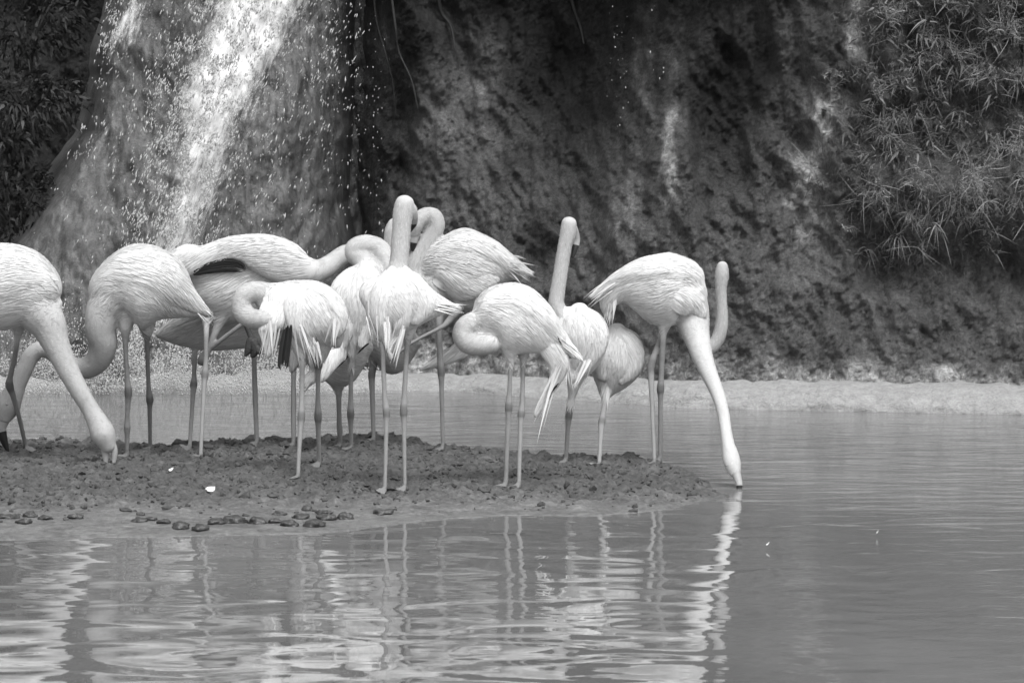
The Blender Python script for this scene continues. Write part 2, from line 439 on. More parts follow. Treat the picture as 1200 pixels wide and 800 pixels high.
# mist rolling off the foot of the fall
def ellipsoid(c, r, nu=24, nv=14):
    V, Fc = [], []
    for j in range(nv + 1):
        th = math.pi * j / nv
        for i in range(nu):
            ph = 2 * math.pi * i / nu
            V.append((c[0] + r[0] * math.sin(th) * math.cos(ph), c[1] + r[1] * math.sin(th) * math.sin(ph), c[2] + r[2] * math.cos(th)))
    for j in range(nv):
        for i in range(nu):
            Fc.append((j * nu + i, j * nu + (i + 1) % nu, (j + 1) * nu + (i + 1) % nu, (j + 1) * nu + i))
    return V, Fc
def mist_density(px, py):
    d = np.exp(-((py - 442) / 30.) ** 2) * (.9 * np.exp(-((px - 150) / 170.) ** 2) + .5 * np.exp(-((px - 330) / 90.) ** 2)) + .30 * np.exp(-((py - 415) / 45.) ** 2) * np.exp(-((px - 160) / 130.) ** 2)
    return np.clip(d * np.clip(.6 + perlin(px / 40., py / 18., 3.), .2, 1.2), 0, 1)
a = scatter_drops(17000, mist_density, (-40, 330), (560, 462))
pts = np.array([P(x, y, 26.0 - o) for (x, y), o in zip(a, RNG.uniform(0, .5, len(a)))])
pts = pts[pts[:, 2] > .004]
link('spray_mist', drops_mesh('mist', pts, RNG.lognormal(math.log(.0029), .35, len(pts)), RNG.uniform(.8, 1.6, len(pts)), RNG.normal(0, .2, len(pts))), fall, kind='stuff')

# ------------------------------------------------------------------ setting: the mud bank the birds stand on
_bk_back = [(-700, 512), (-40, 511), (0, 513), (60, 514), (130, 514), (200, 519), (300, 514), (360, 513), (440, 510), (500, 516), (560, 522), (640, 532), (700, 533), (760, 532), (806, 541), (834, 556), (854, 573)]
_bk_front = [(854, 574), (832, 585), (790, 597), (700, 604), (600, 605), (520, 608), (450, 617), (380, 624), (300, 628), (150, 630), (0, 633), (-700, 640)]
poly = np.array([ground_at(x, y, 0.0 if i >= len(_bk_back) else 0.045)[:2] for i, (x, y) in enumerate(_bk_back + _bk_front)])
def poly_sd(p):   # signed distance, positive inside
    a = poly; b = np.roll(poly, -1, 0)
    d2 = np.full(len(p), 1e9); inside = np.zeros(len(p), bool)
    for A, B in zip(a, b):
        e = B - A; w = p - A
        t = np.clip((w @ e) / (e @ e), 0, 1)
        q = w - t[:, None] * e
        d2 = np.minimum(d2, (q ** 2).sum(1))
        c = ((A[1] <= p[:, 1]) & (B[1] > p[:, 1])) | ((B[1] <= p[:, 1]) & (A[1] > p[:, 1]))
        with np.errstate(divide='ignore', invalid='ignore'):
            xin = A[0] + (p[:, 1] - A[1]) / (e[1] if e[1] else 1e-9) * e[0]
        inside ^= c & (p[:, 0] < xin)
    return np.where(inside, 1, -1) * np.sqrt(d2)
def bank_h(x, y):
    x = np.atleast_1d(np.asarray(x, float)); y = np.atleast_1d(np.asarray(y, float))
    d = poly_sd(np.stack([x, y], -1)) + .05 * fbm(x * 2.2, y * 2.2, 4., 3)
    fy = sstep(18.75, 19.75, y - .10 * x + .25 * perlin(x * 1.6, y * .8, 77.))                       # 0 at the smooth front apron, 1 on the crumbly back
    h = np.where(d < 0, -.02 + d * .35, 0.0) + .006 * sstep(0, .05, d) + (.010 + .034 * fy) * sstep(.02, .34 - .16 * fy, d) - .02 * (d <= 0)
    h = h + fy * sstep(0, .15, d) * .018 * fbm(x * 1.3, y * 1.3, 9., 3)
    return h, d, fy
gx = np.arange(-4.2, 1.25, 0.0155); gy = np.arange(17.2, 22.6, 0.02)
GX, GY = np.meshgrid(gx, gy, indexing='ij')
h, d, fy = bank_h(GX.ravel(), GY.ravel())
x_, y_ = GX.ravel(), GY.ravel()
inn = sstep(-.02, .12, d)
lump = np.clip(fbm(x_ * 11, y_ * 9, 2., 4, .6), -.5, 1)
crust = np.abs(perlin(x_ * 24, y_ * 20, 31.))
h = h + inn * (.35 + .65 * fy) * (.030 * lump + .020 * crust + .010 * perlin(x_ * 38, y_ * 30, 61.)) * (0.25 + .75 * sstep(.0, .5, fy))
h = h + inn * (1 - fy) * .004 * fbm(x_ * 6, y_ * 14, 6., 3)
wet = np.clip((1 - fy) * .9 + .25 * fbm(x_ * 2, y_ * 2, 14., 3) + .6 * sstep(.12, 0, d) * (1 - .6 * fy), 0, 1)
bank_v = np.stack([x_, y_, h], -1)
link('mud_bank', mesh_from('mud_bank', bank_v, grid_faces(len(gx), len(gy)), [M_MUD], {'wet': wet}), kind='structure')
BANK_BVH = BVHTree.FromPolygons([tuple(v) for v in bank_v], [tuple(f) for f in grid_faces(len(gx), len(gy)).tolist()])
def bank_z(x, y):
    hit = BANK_BVH.ray_cast(Vector((x, y, 2)), Vector((0, 0, -1)))
    return hit[0].z if hit[0] is not None else 0.0
def on_bank(px, py):
    z = .04
    for _ in range(6):
        p = ground_at(px, py, z); z = .5 * z + .5 * max(bank_z(p[0], p[1]), 0)
    p = ground_at(px, py, z); return p

# crumbs of dry mud strewn over the back of the bank
def lump_mesh(seed, sub=1, amp=.28):
    r = np.random.default_rng(seed)
    t = (1 + 5 ** .5) / 2
    V = np.array([[-1,t,0],[1,t,0],[-1,-t,0],[1,-t,0],[0,-1,t],[0,1,t],[0,-1,-t],[0,1,-t],[t,0,-1],[t,0,1],[-t,0,-1],[-t,0,1]], float)
    Fc = [[0,11,5],[0,5,1],[0,1,7],[0,7,10],[0,10,11],[1,5,9],[5,11,4],[11,10,2],[10,7,6],[7,1,8],[3,9,4],[3,4,2],[3,2,6],[3,6,8],[3,8,9],[4,9,5],[2,4,11],[6,2,10],[8,6,7],[9,8,1]]
    V /= np.linalg.norm(V, axis=1)[:, None]
    for _ in range(sub):
        mid = {}; V = list(map(tuple, V)); nf = []
        def m(a, b):
            k = (min(a, b), max(a, b))
            if k not in mid:
                p = np.array(V[a]) + np.array(V[b]); p /= np.linalg.norm(p); V.append(tuple(p)); mid[k] = len(V) - 1
            return mid[k]
        for a, b, c in Fc:
            ab, bc, ca = m(a, b), m(b, c), m(c, a)
            nf += [[a, ab, ca], [b, bc, ab], [c, ca, bc], [ab, bc, ca]]
        V, Fc = np.array(V), nf
    V = np.array(V)
    o = seed * 3.7
    V = V * (1 + amp * fbm(V[:, 0] * 1.4 + o, V[:, 1] * 1.4, V[:, 2] * 1.4, 3))[:, None]
    return V, np.array(Fc)
lumps = [lump_mesh(s, 0, .6) for s in range(9)]
VV, FF, off = [], [], 0
cx_, cy_ = RNG.uniform(-2.75, 1.1, 40000), RNG.uniform(18.4, 22.2, 40000)
_, cd_, cf_ = bank_h(cx_, cy_)
ck = (cd_ > .03) & (RNG.uniform(size=40000) < .05 + .95 * cf_ ** 1.5) & (perlin(cx_ * 3, cy_ * 3, 50.) > RNG.uniform(-.9, .3, 40000))
for x, y in list(zip(cx_[ck], cy_[ck]))[:5500]:
    z = bank_z(x, y)
    V, Fc = lumps[RNG.integers(9)]
    s = min(float(RNG.lognormal(math.log(.0060), .55)), .024)
    a = RNG.uniform(0, 6.28); ca, sa = math.cos(a), math.sin(a)
    W = V * np.array([s * RNG.uniform(.7, 1.7), s * RNG.uniform(.7, 1.4), s * RNG.uniform(.6, 1.2)])
    W = np.stack([W[:, 0] * ca - W[:, 1] * sa, W[:, 0] * sa + W[:, 1] * ca, W[:, 2]], -1) + np.array([x, y, z + s * .2])
    VV.append(W); FF.append(Fc + off); off += len(V)
link('mud_crumbs', mesh_from('mud_crumbs', np.concatenate(VV), np.concatenate(FF), [M_CRUMB], smooth=False), kind='stuff')

# ------------------------------------------------------------------ flamingos
def catmull(pts, per=7):
    pts = np.asarray(pts, float)
    n = len(pts); out = []
    for i in range(n - 1):
        p0 = pts[max(i - 1, 0)]; p1 = pts[i]; p2 = pts[i + 1]; p3 = pts[min(i + 2, n - 1)]
        for k in range(per):
            t = k / per
            q = .5 * ((2 * p1) + (-p0 + p2) * t + (2 * p0 - 5 * p1 + 4 * p2 - p3) * t * t + (-p0 + 3 * p1 - 3 * p2 + p3) * t ** 3)
            q[3] = max(q[3], min(p1[3], p2[3]) * .9)
            out.append(q)
    out.append(pts[-1])
    return np.array(out)
VIEW = np.array([0, 1.0, 0])
def frames(S):
    T = np.gradient(S[:, :3], axis=0)
    T /= np.linalg.norm(T, axis=1)[:, None] + 1e-12
    N = np.cross(T, VIEW); N /= np.linalg.norm(N, axis=1)[:, None] + 1e-9
    B = np.cross(T, N)
    return T, N, B
def tube(S, seg=18):
    """S rows: x y z r lat -> closed, round-capped tube (verts, faces)"""
    T, N, B = frames(S)
    C, R, Lr, TT, NN, BB = [], [], [], [], [], []
    def add(c, r, l, i): C.append(c); R.append(r); Lr.append(l); NN.append(N[i]); BB.append(B[i])
    for a in (78, 52, 26):
        a = math.radians(a); add(S[0, :3] - T[0] * S[0, 3] * .8 * math.sin(a), S[0, 3] * math.cos(a), S[0, 4], 0)
    for i in range(len(S)): add(S[i, :3], S[i, 3], S[i, 4], i)
    for a in (26, 52, 78):
        a = math.radians(a); add(S[-1, :3] + T[-1] * S[-1, 3] * .8 * math.sin(a), S[-1, 3] * math.cos(a), S[-1, 4], -1)
    C, R, Lr, NN, BB = map(np.array, (C, R, Lr, NN, BB))
    th = np.arange(seg) / seg * 2 * math.pi
    V = C[:, None, :] + R[:, None, None] * (np.cos(th)[None, :, None] * NN[:, None, :] + (Lr[:, None] * np.sin(th)[None, :])[..., None] * BB[:, None, :])
    m = len(C)
    V = V.reshape(-1, 3)
    Fc = []
    for i in range(m - 1):
        for k in range(seg):
            Fc.append((i * seg + k, i * seg + (k + 1) % seg, (i + 1) * seg + (k + 1) % seg, (i + 1) * seg + k))
    V = np.concatenate([V, [C[0] - T[0] * 1e-4, C[-1] + T[-1] * 1e-4]])
    a, b = len(V) - 2, len(V) - 1
    for k in range(seg):
        Fc.append((a, (k + 1) % seg, k)); Fc.append((b, (m - 1) * seg + k, (m - 1) * seg + (k + 1) % seg))
    return V, Fc
def join(parts):
    VV, FF, o = [], [], 0
    for V, Fc in parts:
        VV.append(np.asarray(V, float)); FF += [tuple(i + o for i in f) for f in Fc]; o += len(V)
    return np.concatenate(VV), FF
def px_path(pts, D, lat=1.0, per=7):
    """rows (px, py, r[, dd[, lat]]) -> sampled 3-D path"""
    rows = []
    for p in pts:
        dd = p[3] if len(p) > 3 else 0.0
        la = p[4] if len(p) > 4 else lat
        c = P(p[0], p[1], D + dd)
        rows.append([*c, p[2] * (D + dd) / F, la])
    return catmull(rows, per)
def blades(starts, dirs, lens, widths, tones, bvh, lift=.004, ns=4, off0=.0012, ridge=.0008):
    """feathers that lie along a surface: V-shaped strips walked over it"""
    prof = {5: [.55, 1.0, .85, .5, .12], 4: [.6, 1.0, .8, .12], 3: [.7, 1.0, .15]}[ns]
    V, Fc, tn = [], [], []
    for p, dr, L, w, tv in zip(starts, dirs, lens, widths, tones):
        q = Vector(p); dv = Vector(dr); o = len(V); step = L / (ns - 1); ok = True; rows = []
        for k in range(ns):
            hit, nor, _, dist = bvh.find_nearest(q)
            if hit is None: ok = False; break
            dv2 = dv - nor * dv.dot(nor)
            if dv2.length < .05: ok = False; break
            dv2.normalize()
            s = nor.cross(dv2)
            t = k / (ns - 1)
            c = hit + nor * (off0 + lift * t * t)
            ww = w * prof[k]
            rows.append((c - s * ww, c + nor * ridge, c + s * ww))
            q = hit + dv2 * step
            dv = (dv * .3 + dv2 * .7)
        if not ok: continue
        for r in rows: V += [tuple(a) for a in r]
        for k in range(ns - 1):
            a = o + 3 * k
            Fc.append((a, a + 1, a + 4, a + 3)); Fc.append((a + 1, a + 2, a + 5, a + 4))
        tn += [tv] * (3 * ns)
    return V, Fc, tn
def surface_samples(S, n):
    """points around a tube, with flow along it"""
    T, N, B = frames(S)
    wgt = S[:, 3] * np.linalg.norm(np.gradient(S[:, :3], axis=0), axis=1)
    idx = RNG.choice(len(S), size=n, p=wgt / wgt.sum())
    th = RNG.uniform(0, 2 * math.pi, n)
    r = S[idx, 3] * 1.0
    pts = S[idx, :3] + r[:, None] * (np.cos(th)[:, None] * N[idx] + (S[idx, 4] * np.sin(th))[:, None] * B[idx])
    return pts + RNG.normal(0, .004, (n, 3)), T[idx], idx
def remesh(name, V, Fc, voxel, smooth_it):
    me = mesh_from(name + '_raw', V, Fc)
    o = bpy.data.objects.new(name + '_raw', me); COL.objects.link(o)
    r = o.modifiers.new('r', 'REMESH'); r.mode = 'VOXEL'; r.voxel_size = voxel; r.use_smooth_shade = True
    s = o.modifiers.new('s', 'SMOOTH'); s.factor = .5; s.iterations = smooth_it
    dg = bpy.context.evaluated_depsgraph_get(); dg.update()
    out = bpy.data.meshes.new_from_object(o.evaluated_get(dg), depsgraph=dg)
    bpy.data.objects.remove(o); bpy.data.meshes.remove(me)
    out.name = name
    return out

def lay(rows, bvh, D, la, far, bulge, gap=0.0):
    """depths that put a wing's spine on the flank it belongs to"""
    cam0 = Vector((0, 0, CAM_H)); dep = []
    for (x, y, r, dd) in rows:
        rd = ray(x, y); v = Vector(rd).normalized()
        if far:
            o = Vector(P(x, y, D + 2.0)); h = bvh.ray_cast(o, -v)
        else:
            h = bvh.ray_cast(cam0, v)
        dep.append(None if h[0] is None else h[0].y - D)
    known = [i for i, d in enumerate(dep) if d is not None]
    if not known: return rows
    out = []
    for i, (x, y, r, dd) in enumerate(rows):
        j = min(known, key=lambda k: abs(k - i)); d = dep[j]
        sg = -1 if far else 1
        out.append((x, y, r, d + sg * (r * D / F * la * bulge - gap)))
    ds = [o[3] for o in out]
    sm = [np.mean(ds[max(0, i - 1):i + 2]) for i in range(len(ds))]
    return [(o[0], o[1], o[2], .5 * m + .5 * o[3]) for o, m in zip(out, sm)]
LEGS_UP = 1.02
def blade_set(base, dirs, L, w, droop, tone, ns=5, curl=None):
    n = len(base); ts = np.linspace(0, 1, ns)
    dirs = dirs / np.linalg.norm(dirs, axis=1)[:, None]
    side = np.cross(dirs, RNG.normal(size=(n, 3))); side /= np.linalg.norm(side, axis=1)[:, None] + 1e-9
    V = np.zeros((n, ns, 2, 3))
    cd = np.zeros((n, 3)) if curl is None else curl
    for k, t in enumerate(ts):
        c = base + dirs * (L * t)[:, None] + cd * (t * t * L)[:, None]
        c[:, 2] -= droop * L * t * t
        ww = w * (1 - t) ** .55 * (.55 + .45 * math.sin(math.pi * min(1, t * 1.2)))
        V[:, k, 0] = c - side * ww[:, None]; V[:, k, 1] = c + side * ww[:, None]
    i = np.arange(n)[:, None] * (ns * 2) + np.arange(ns - 1)[None] * 2
    Fc = np.stack([i, i + 1, i + 3, i + 2], -1).reshape(-1, 4)
    return V.reshape(-1, 3), Fc, np.repeat(tone, ns * 2)
def hug(V, bvh, free, seg, m, gap=.017):
    """lay a wing shell against the trunk: near it the shell keeps a thin even thickness, beyond it hangs free"""
    out = []
    for j, v in enumerate(V):
        fr = min(1.0, (j // seg) / m) if j < seg * m else (0.0 if j == seg * m else 1.0)
        g = .0015 + (gap - .0015) * min(1.0, fr / .5)
        p = Vector(v); hit, nor, _, dist = bvh.find_nearest(p)
        if hit is None: out.append(v); continue
        if (p - hit).dot(nor) > 0:
            lim = g * min(1.0, .25 + dist / .018)
            k = min(1.0, max(0.0, (dist - free) / .06)); k = max(k, min(1.0, max(0.0, (fr - .62) / .25))) 
            tgt = hit + nor * min(dist, lim)
            p = tgt.lerp(p, k * k * (3 - 2 * k))
        out.append(tuple(p))
    return np.array(out)
def flamingo(label, D, torso, neck, legs, wings=(), dark=(), bill=(), extra=(), eyes=(), tone=.72, neck_tone=.56, leg_tone=.26,
             tlat=.78, droop=.25, nfe=2600, fl=(.05, .10), foot_dir=-1.0, dark_foot=(), wing_droop=None, tails=()):
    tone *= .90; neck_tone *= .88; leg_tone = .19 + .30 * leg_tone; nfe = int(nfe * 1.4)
    root = tag(bpy.data.objects.new('flamingo', None), label, 'flamingo', 'flamingos standing together on the mud bank')
    COL.objects.link(root)
    TS = px_path(torso, D, tlat); NS_ = px_path(neck, D, 1.0) if neck else None
    base = TS[:, :3].mean(0)
    origin = np.array([base[0], base[1], 0.0])
    parts = [tube(TS, 26)]
    if NS_ is not None: parts.append(tube(NS_, 18))
    EX = [px_path(e, D, 1.0) for e in extra]
    parts += [tube(e, 14) for e in EX]
    LS = []
    for lg in legs:
        pts = lg['p']; hip = lg.get('dd', 0.0)
        if lg.get('raised'):
            L = px_path([(x, y, r * LEGS_UP, (dd[0] if dd else hip)) for (x, y, r, *dd) in pts], D, 1.0, 5)
            LS.append(L); parts.append(tube(L, 12)); continue
        fx, fyy = pts[-1][0], pts[-1][1]
        g = on_bank(fx, fyy) if not lg.get('water') else ground_at(fx, fyy, -0.02)
        y0 = pts[0][1]
        rows = []
        for (x, y, r) in pts:
            tt = (y - y0) / (fyy - y0)
            rows.append((x, y, r * LEGS_UP, hip + (g[1] - D - hip) * tt ** 1.2))
        L = px_path(rows, D, 1.0, 5)
        L[-1, 2] -= .004
        LS.append(L); parts.append(tube(L, 12))
        # webbed foot: three toes joined by a thin web
        fd = lg.get('foot', foot_dir)
        if not lg.get('water'):
            az0 = math.radians(-90 + fd * 35)
            tips = []
            for da in (-34, 0, 34):
                az = az0 + math.radians(da)
                e = np.array([g[0] + .058 * math.cos(az), g[1] + .058 * math.sin(az), 0]); e[2] = max(bank_z(e[0], e[1]), .002) + .005
                s0 = np.array([g[0], g[1], g[2] + .010])
                tips.append(e)
                rowsT = np.array([[*s0, .0085, 1], [*(s0 * .5 + e * .5 + np.array([0, 0, .004])), .0075, 1], [*e, .0055, 1]])
                LT = catmull(rowsT, 3); parts.append(tube(LT, 8))
                LS.append(LT)
            c0 = np.array([g[0], g[1], g[2] + .012])
            wv = [c0, tips[0], tips[1], tips[2]]
            wv2 = [a + np.array([0, 0, .006]) for a in wv]; wv1 = [a - np.array([0, 0, .004]) for a in wv]
            parts.append((np.array(wv2 + wv1), [(0, 1, 2), (0, 2, 3), (4, 6, 5), (4, 7, 6), (0, 4, 5, 1), (1, 5, 6, 2), (2, 6, 7, 3), (3, 7, 4, 0)]))
    V, Fc = join(parts)
    me = remesh('flamingo_body', V - origin, Fc, .0072, 2)
    n = len(me.vertices)
    co = np.zeros(n * 3, np.float32); me.vertices.foreach_get('co', co); co = co.reshape(-1, 3) + origin
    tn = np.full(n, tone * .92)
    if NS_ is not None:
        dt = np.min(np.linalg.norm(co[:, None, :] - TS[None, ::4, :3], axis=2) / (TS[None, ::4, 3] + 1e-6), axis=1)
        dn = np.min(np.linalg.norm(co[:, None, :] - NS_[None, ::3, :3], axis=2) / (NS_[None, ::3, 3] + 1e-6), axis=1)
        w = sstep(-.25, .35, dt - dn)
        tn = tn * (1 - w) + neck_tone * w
    for L in LS:
        k = max(4, len(L) // 9) if len(L) > 12 else 0
        Lk = L[k:]
        ti = np.linspace(0, len(Lk) - 1, max(12, int(len(Lk) * 3)))
        Lk = np.stack([np.interp(ti, np.arange(len(Lk)), Lk[:, c]) for c in range(5)], -1)
        lo, hi = Lk[:, :3].min(0) - .03, Lk[:, :3].max(0) + .03
        sel = np.where(((co > lo) & (co < hi)).all(1))[0]
        if not len(sel): continue
        cs = co[sel]
        dl = np.linalg.norm(cs[:, None, :] - Lk[None, :, :3], axis=2)
        i = dl.argmin(1); dd = dl[np.arange(len(sel)), i]
        w = np.clip((Lk[i, 3] + .014 - dd) / .006, 0, 1)
        if k: w = w * sstep(0, .10, np.linalg.norm(cs - Lk[0, :3], axis=1))
        ltone = (leg_tone if k else .7 * leg_tone) * (1 - .42 * sstep(3.9, 4.6, Lk[i, 3] / (LEGS_UP * D / F)))
        tn[sel] = tn[sel] * (1 - w) + ltone * w
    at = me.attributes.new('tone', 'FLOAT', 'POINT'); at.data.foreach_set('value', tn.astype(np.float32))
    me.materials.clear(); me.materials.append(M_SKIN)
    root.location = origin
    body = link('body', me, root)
    # plumage over the trunk
    bm_v = [tuple(v) for v in co]; bm_f = [tuple(p.vertices) for p in me.polygons]
    bvh = BVHTree.FromPolygons(bm_v, bm_f)
    def feathers(S, bv, nb, drp, tone_, lim, ln, wd=.0028):
        pts, T, idx = surface_samples(S, nb)
        keep = []
        for i, p in enumerate(pts):
            hit, nor, _, dist = bv.find_nearest(Vector(p))
            if hit is not None and dist < lim: keep.append(i)
        keep = np.array(keep, int); pts = pts[keep]; T = T[keep]
        frac = idx[keep] / max(1, len(S) - 1)
        sw = fbm(pts[:, 0] * 7, pts[:, 1] * 7, pts[:, 2] * 7, 2)
        dr = T * (1 - drp) + np.array([0, 0, -1.0]) * drp + RNG.normal(0, .05, T.shape)
        dr[:, 0] += .30 * sw
        L = RNG.uniform(ln[0], ln[1], len(pts)) * (.8 + .6 * frac)
        W = RNG.uniform(.6, 1.35, len(pts)) * wd
        TN = np.clip(tone_ * (1 + .10 * RNG.normal(size=len(pts))), .2, .76)
        return blades(pts, dr, L, W, TN, bv, ns=4)
    Vp, Fp, Tp = feathers(TS, bvh, nfe, droop, tone, .02, fl)
    if NS_ is not None:      # short down on the neck
        sp, sT, si = surface_samples(NS_, 1600)
        kp = [i for i, p in enumerate(sp) if (lambda h: h[0] is not None and h[3] < .012)(bvh.find_nearest(Vector(p)))]
        sp, sT = sp[kp], sT[kp]
        nb = len(sp)
        Vn, Fn, Tn = blades(sp, -sT * .6 + np.array([0, 0, -.6]) + RNG.normal(0, .15, sT.shape), RNG.uniform(.012, .024, nb), RNG.uniform(.0012, .0024, nb),
                            np.clip(neck_tone * (1 + .08 * RNG.normal(size=nb)), .15, .7), bvh, .002, 3, .0004, .0005)
        o_ = len(Vp); Vp = list(Vp) + list(Vn); Fp = list(Fp) + [tuple(i + o_ for i in f) for f in Fn]; Tp = list(Tp) + list(Tn)
    for (x0, y0, x1, y1, sprd, nt, ddt) in tails:
        b0, b1 = P(x0, y0, D + ddt), P(x1, y1, D + ddt); Lt = np.linalg.norm(b1 - b0)
        dt_ = (b1 - b0) / Lt + RNG.normal(0, sprd, (nt, 3))
        Vt, Ft, Tt = blade_set(b0 + RNG.normal(0, .012, (nt, 3)), dt_, RNG.uniform(.8, 1.25, nt) * Lt, RNG.uniform(.004, .009, nt), RNG.uniform(.0, .25, nt), np.clip(tone * RNG.uniform(.75, 1.15, nt), .2, .7), 6)
        link('tail', mesh_from('tail', Vt - origin, Ft, [M_FEATHER], {'tone': Tt}), root)
    if Vp:
        link('plumage', mesh_from('plumage', np.array(Vp) - origin, Fp, [M_FEATHER], {'tone': Tp}), root, kind='stuff')
    for wg in wings:
        pts = wg['p']; nm = wg.get('name', 'wing'); dd0 = wg.get('dd', -.08); la = wg.get('lat', .45)
        rows = [(p[0], p[1], p[2], (p[3] if len(p) > 3 else dd0)) for p in pts]
        if not wg.get('fix'): rows = lay(rows, bvh, D, la, dd0 > 0, wg.get('bulge', .5))
        S = px_path(rows, D, la)
        V, Fc = tube(S, 20)
        if not wg.get('fix'): V = hug(V, bvh, wg.get('free', .06), 20, len(S) + 6)
        bv = BVHTree.FromPolygons([tuple(v) for v in V], Fc)
        tw = wg.get('tone', tone * 1.04)
        dw = wg.get('droop', .12 if wing_droop is None else wing_droop)
        Vb, Fb, Tb = feathers(S, bv, int(wg.get('n', 900) * 1.4), dw, tw, .05, wg.get('fl', (.06, .12)), wg.get('w', .0031))
        VV, FF = join([(V, Fc), (np.array(Vb).reshape(-1, 3), Fb)])
        TT = np.concatenate([np.full(len(V), tw * .95), np.array(Tb)])
        link(nm, mesh_from(nm, VV - origin, FF, [M_FEATHER], {'tone': TT}), root)
    for dk in dark:
        rows = [(p[0], p[1], p[2], (p[3] if len(p) > 3 else dk.get('dd', -.06))) for p in dk['p']]
        if not dk.get('fix'): rows = lay(rows, bvh, D, .3, False, .3, dk.get('gap', .012))
        S = px_path(rows, D, 1.0, 6); T, N, B = frames(S); mS = len(S); m = dk.get('m', 7)
        VV, FF = [], []
        for j in range(m):
            o_ = (j + .5) / m * 2 - 1 + random.uniform(-.12, .12)
            i0, i1 = int(random.uniform(0, .22) * mS), int(random.uniform(.80, 1.0) * mS)
            idx = np.linspace(i0, max(i0 + 4, i1) - 1, 9).astype(int).clip(0, mS - 1)
            b0 = len(VV); wm = S[:, 3].max() / m * 1.5
            for q, ii in enumerate(idx):
                c = S[ii, :3] + N[ii] * S[ii, 3] * o_ + np.array([0, -.003 * random.random() - .002 * j, 0])
                w = wm * (.55, .9, 1, 1, 1, .95, .85, .6, .12)[q]
                VV += [c - N[ii] * w, c + np.array([0, -.0025, 0]), c + N[ii] * w]
            for q in range(8):
                a = b0 + 3 * q; FF += [(a, a + 1, a + 4, a + 3), (a + 1, a + 2, a + 5, a + 4)]
        VV = np.array(VV); TT = np.repeat(RNG.uniform(.006, .03, m), 27)
        o = link('flight_feathers', mesh_from('flight_feathers', VV - origin, FF, [M_BLACKF], {'tone': TT}), root)
        o['label'] = 'black flight feathers showing below the wing'
    if bill:
        bl = []
        for bb in bill:
            S = px_path(bb['p'], D, bb.get('lat', .8), 5)
            V, Fc = tube(S, 12); k = bb.get('black', .62)
            pos = np.concatenate([np.repeat(np.concatenate([[0, 0, 0], np.linspace(0, 1, len(S)), [1, 1, 1]]), 12), [0, 1]])
            bl.append((V, Fc, pos, k))
        VV, FF = join([(a, b) for a, b, _, _ in bl])
        fm = []
        for V, Fc, pos, k in bl:
            fm += [1 if np.mean(pos[list(f)]) > k else 0 for f in Fc]
        link('bill', mesh_from('bill', VV - origin, FF, [M_BILL, M_BILLTIP], face_mat=fm), root)
    for (x, y, dd) in eyes:
        c = P(x, y, D + dd)
        V, Fc = ellipsoid((0, 0, 0), (.006, .004, .006), 10, 6)
        link('eye', mesh_from('eye', np.array(V) + c - origin, Fc, [M_EYE]), root)
    for df in dark_foot:
        S = [px_path(q, D, .8, 4) for q in df]
        VV, FF = join([tube(s, 10) for s in S])
        o = link('lifted_foot', mesh_from('lifted_foot', VV - origin, FF, [M_DARKFOOT]), root)
        o['label'] = 'dark crumpled webbed foot held off the ground'
    return root

# A: leftmost, feeding
flamingo('flamingo cut by the left edge, neck reaching down, open bill touching the mud', 20.9,
    [(58, 360, 17), (45, 348, 38), (16, 337, 50), (-24, 337, 46), (-64, 350, 28), (-98, 364, 8)],
    [(40, 358, 30), (56, 380, 22, -.01), (66, 404, 16, -.03), (78, 430, 13, -.05), (92, 456, 11.3, -.07), (105, 478, 10.4, -.08), (114, 494, 12.5, -.09), (121, 509, 14.5, -.1), (127, 523, 9.5, -.1)],
    [dict(p=[(22, 380, 10), (20.5, 396, 4), (17, 420, 3.2), (12, 441, 3.6), (11, 451, 5), (15, 463, 3.6), (22, 487, 3), (31, 526, 2.7)], dd=.1, foot=1),
     dict(p=[(-20, 378, 9), (-20, 396, 4), (-21, 450, 3.2), (-20, 466, 4.6), (-20, 480, 3.2), (-20, 546, 2.7)])],
    wings=[dict(p=[(52, 325, 12), (30, 322, 26), (0, 325, 33), (-35, 335, 26), (-75, 352, 12), (-105, 366, 2)], dd=-.10, lat=.4, n=1100),
           dict(p=[(52, 325, 12), (30, 322, 26), (0, 325, 33), (-35, 335, 26), (-75, 352, 12), (-105, 366, 2)], dd=.10, lat=.4, n=300)],
    bill=[dict(p=[(122, 518, 6.5, -.1), (123.5, 530, 4.6, -.1), (124, 544, 2.2, -.1)], black=.9),
          dict(p=[(129, 518, 6, -.1), (134, 529, 4.2, -.1), (133, 544, 2, -.1)], black=.86)],
    eyes=[(119, 507, -.155)], neck_tone=.52, leg_tone=.24, droop=.35)

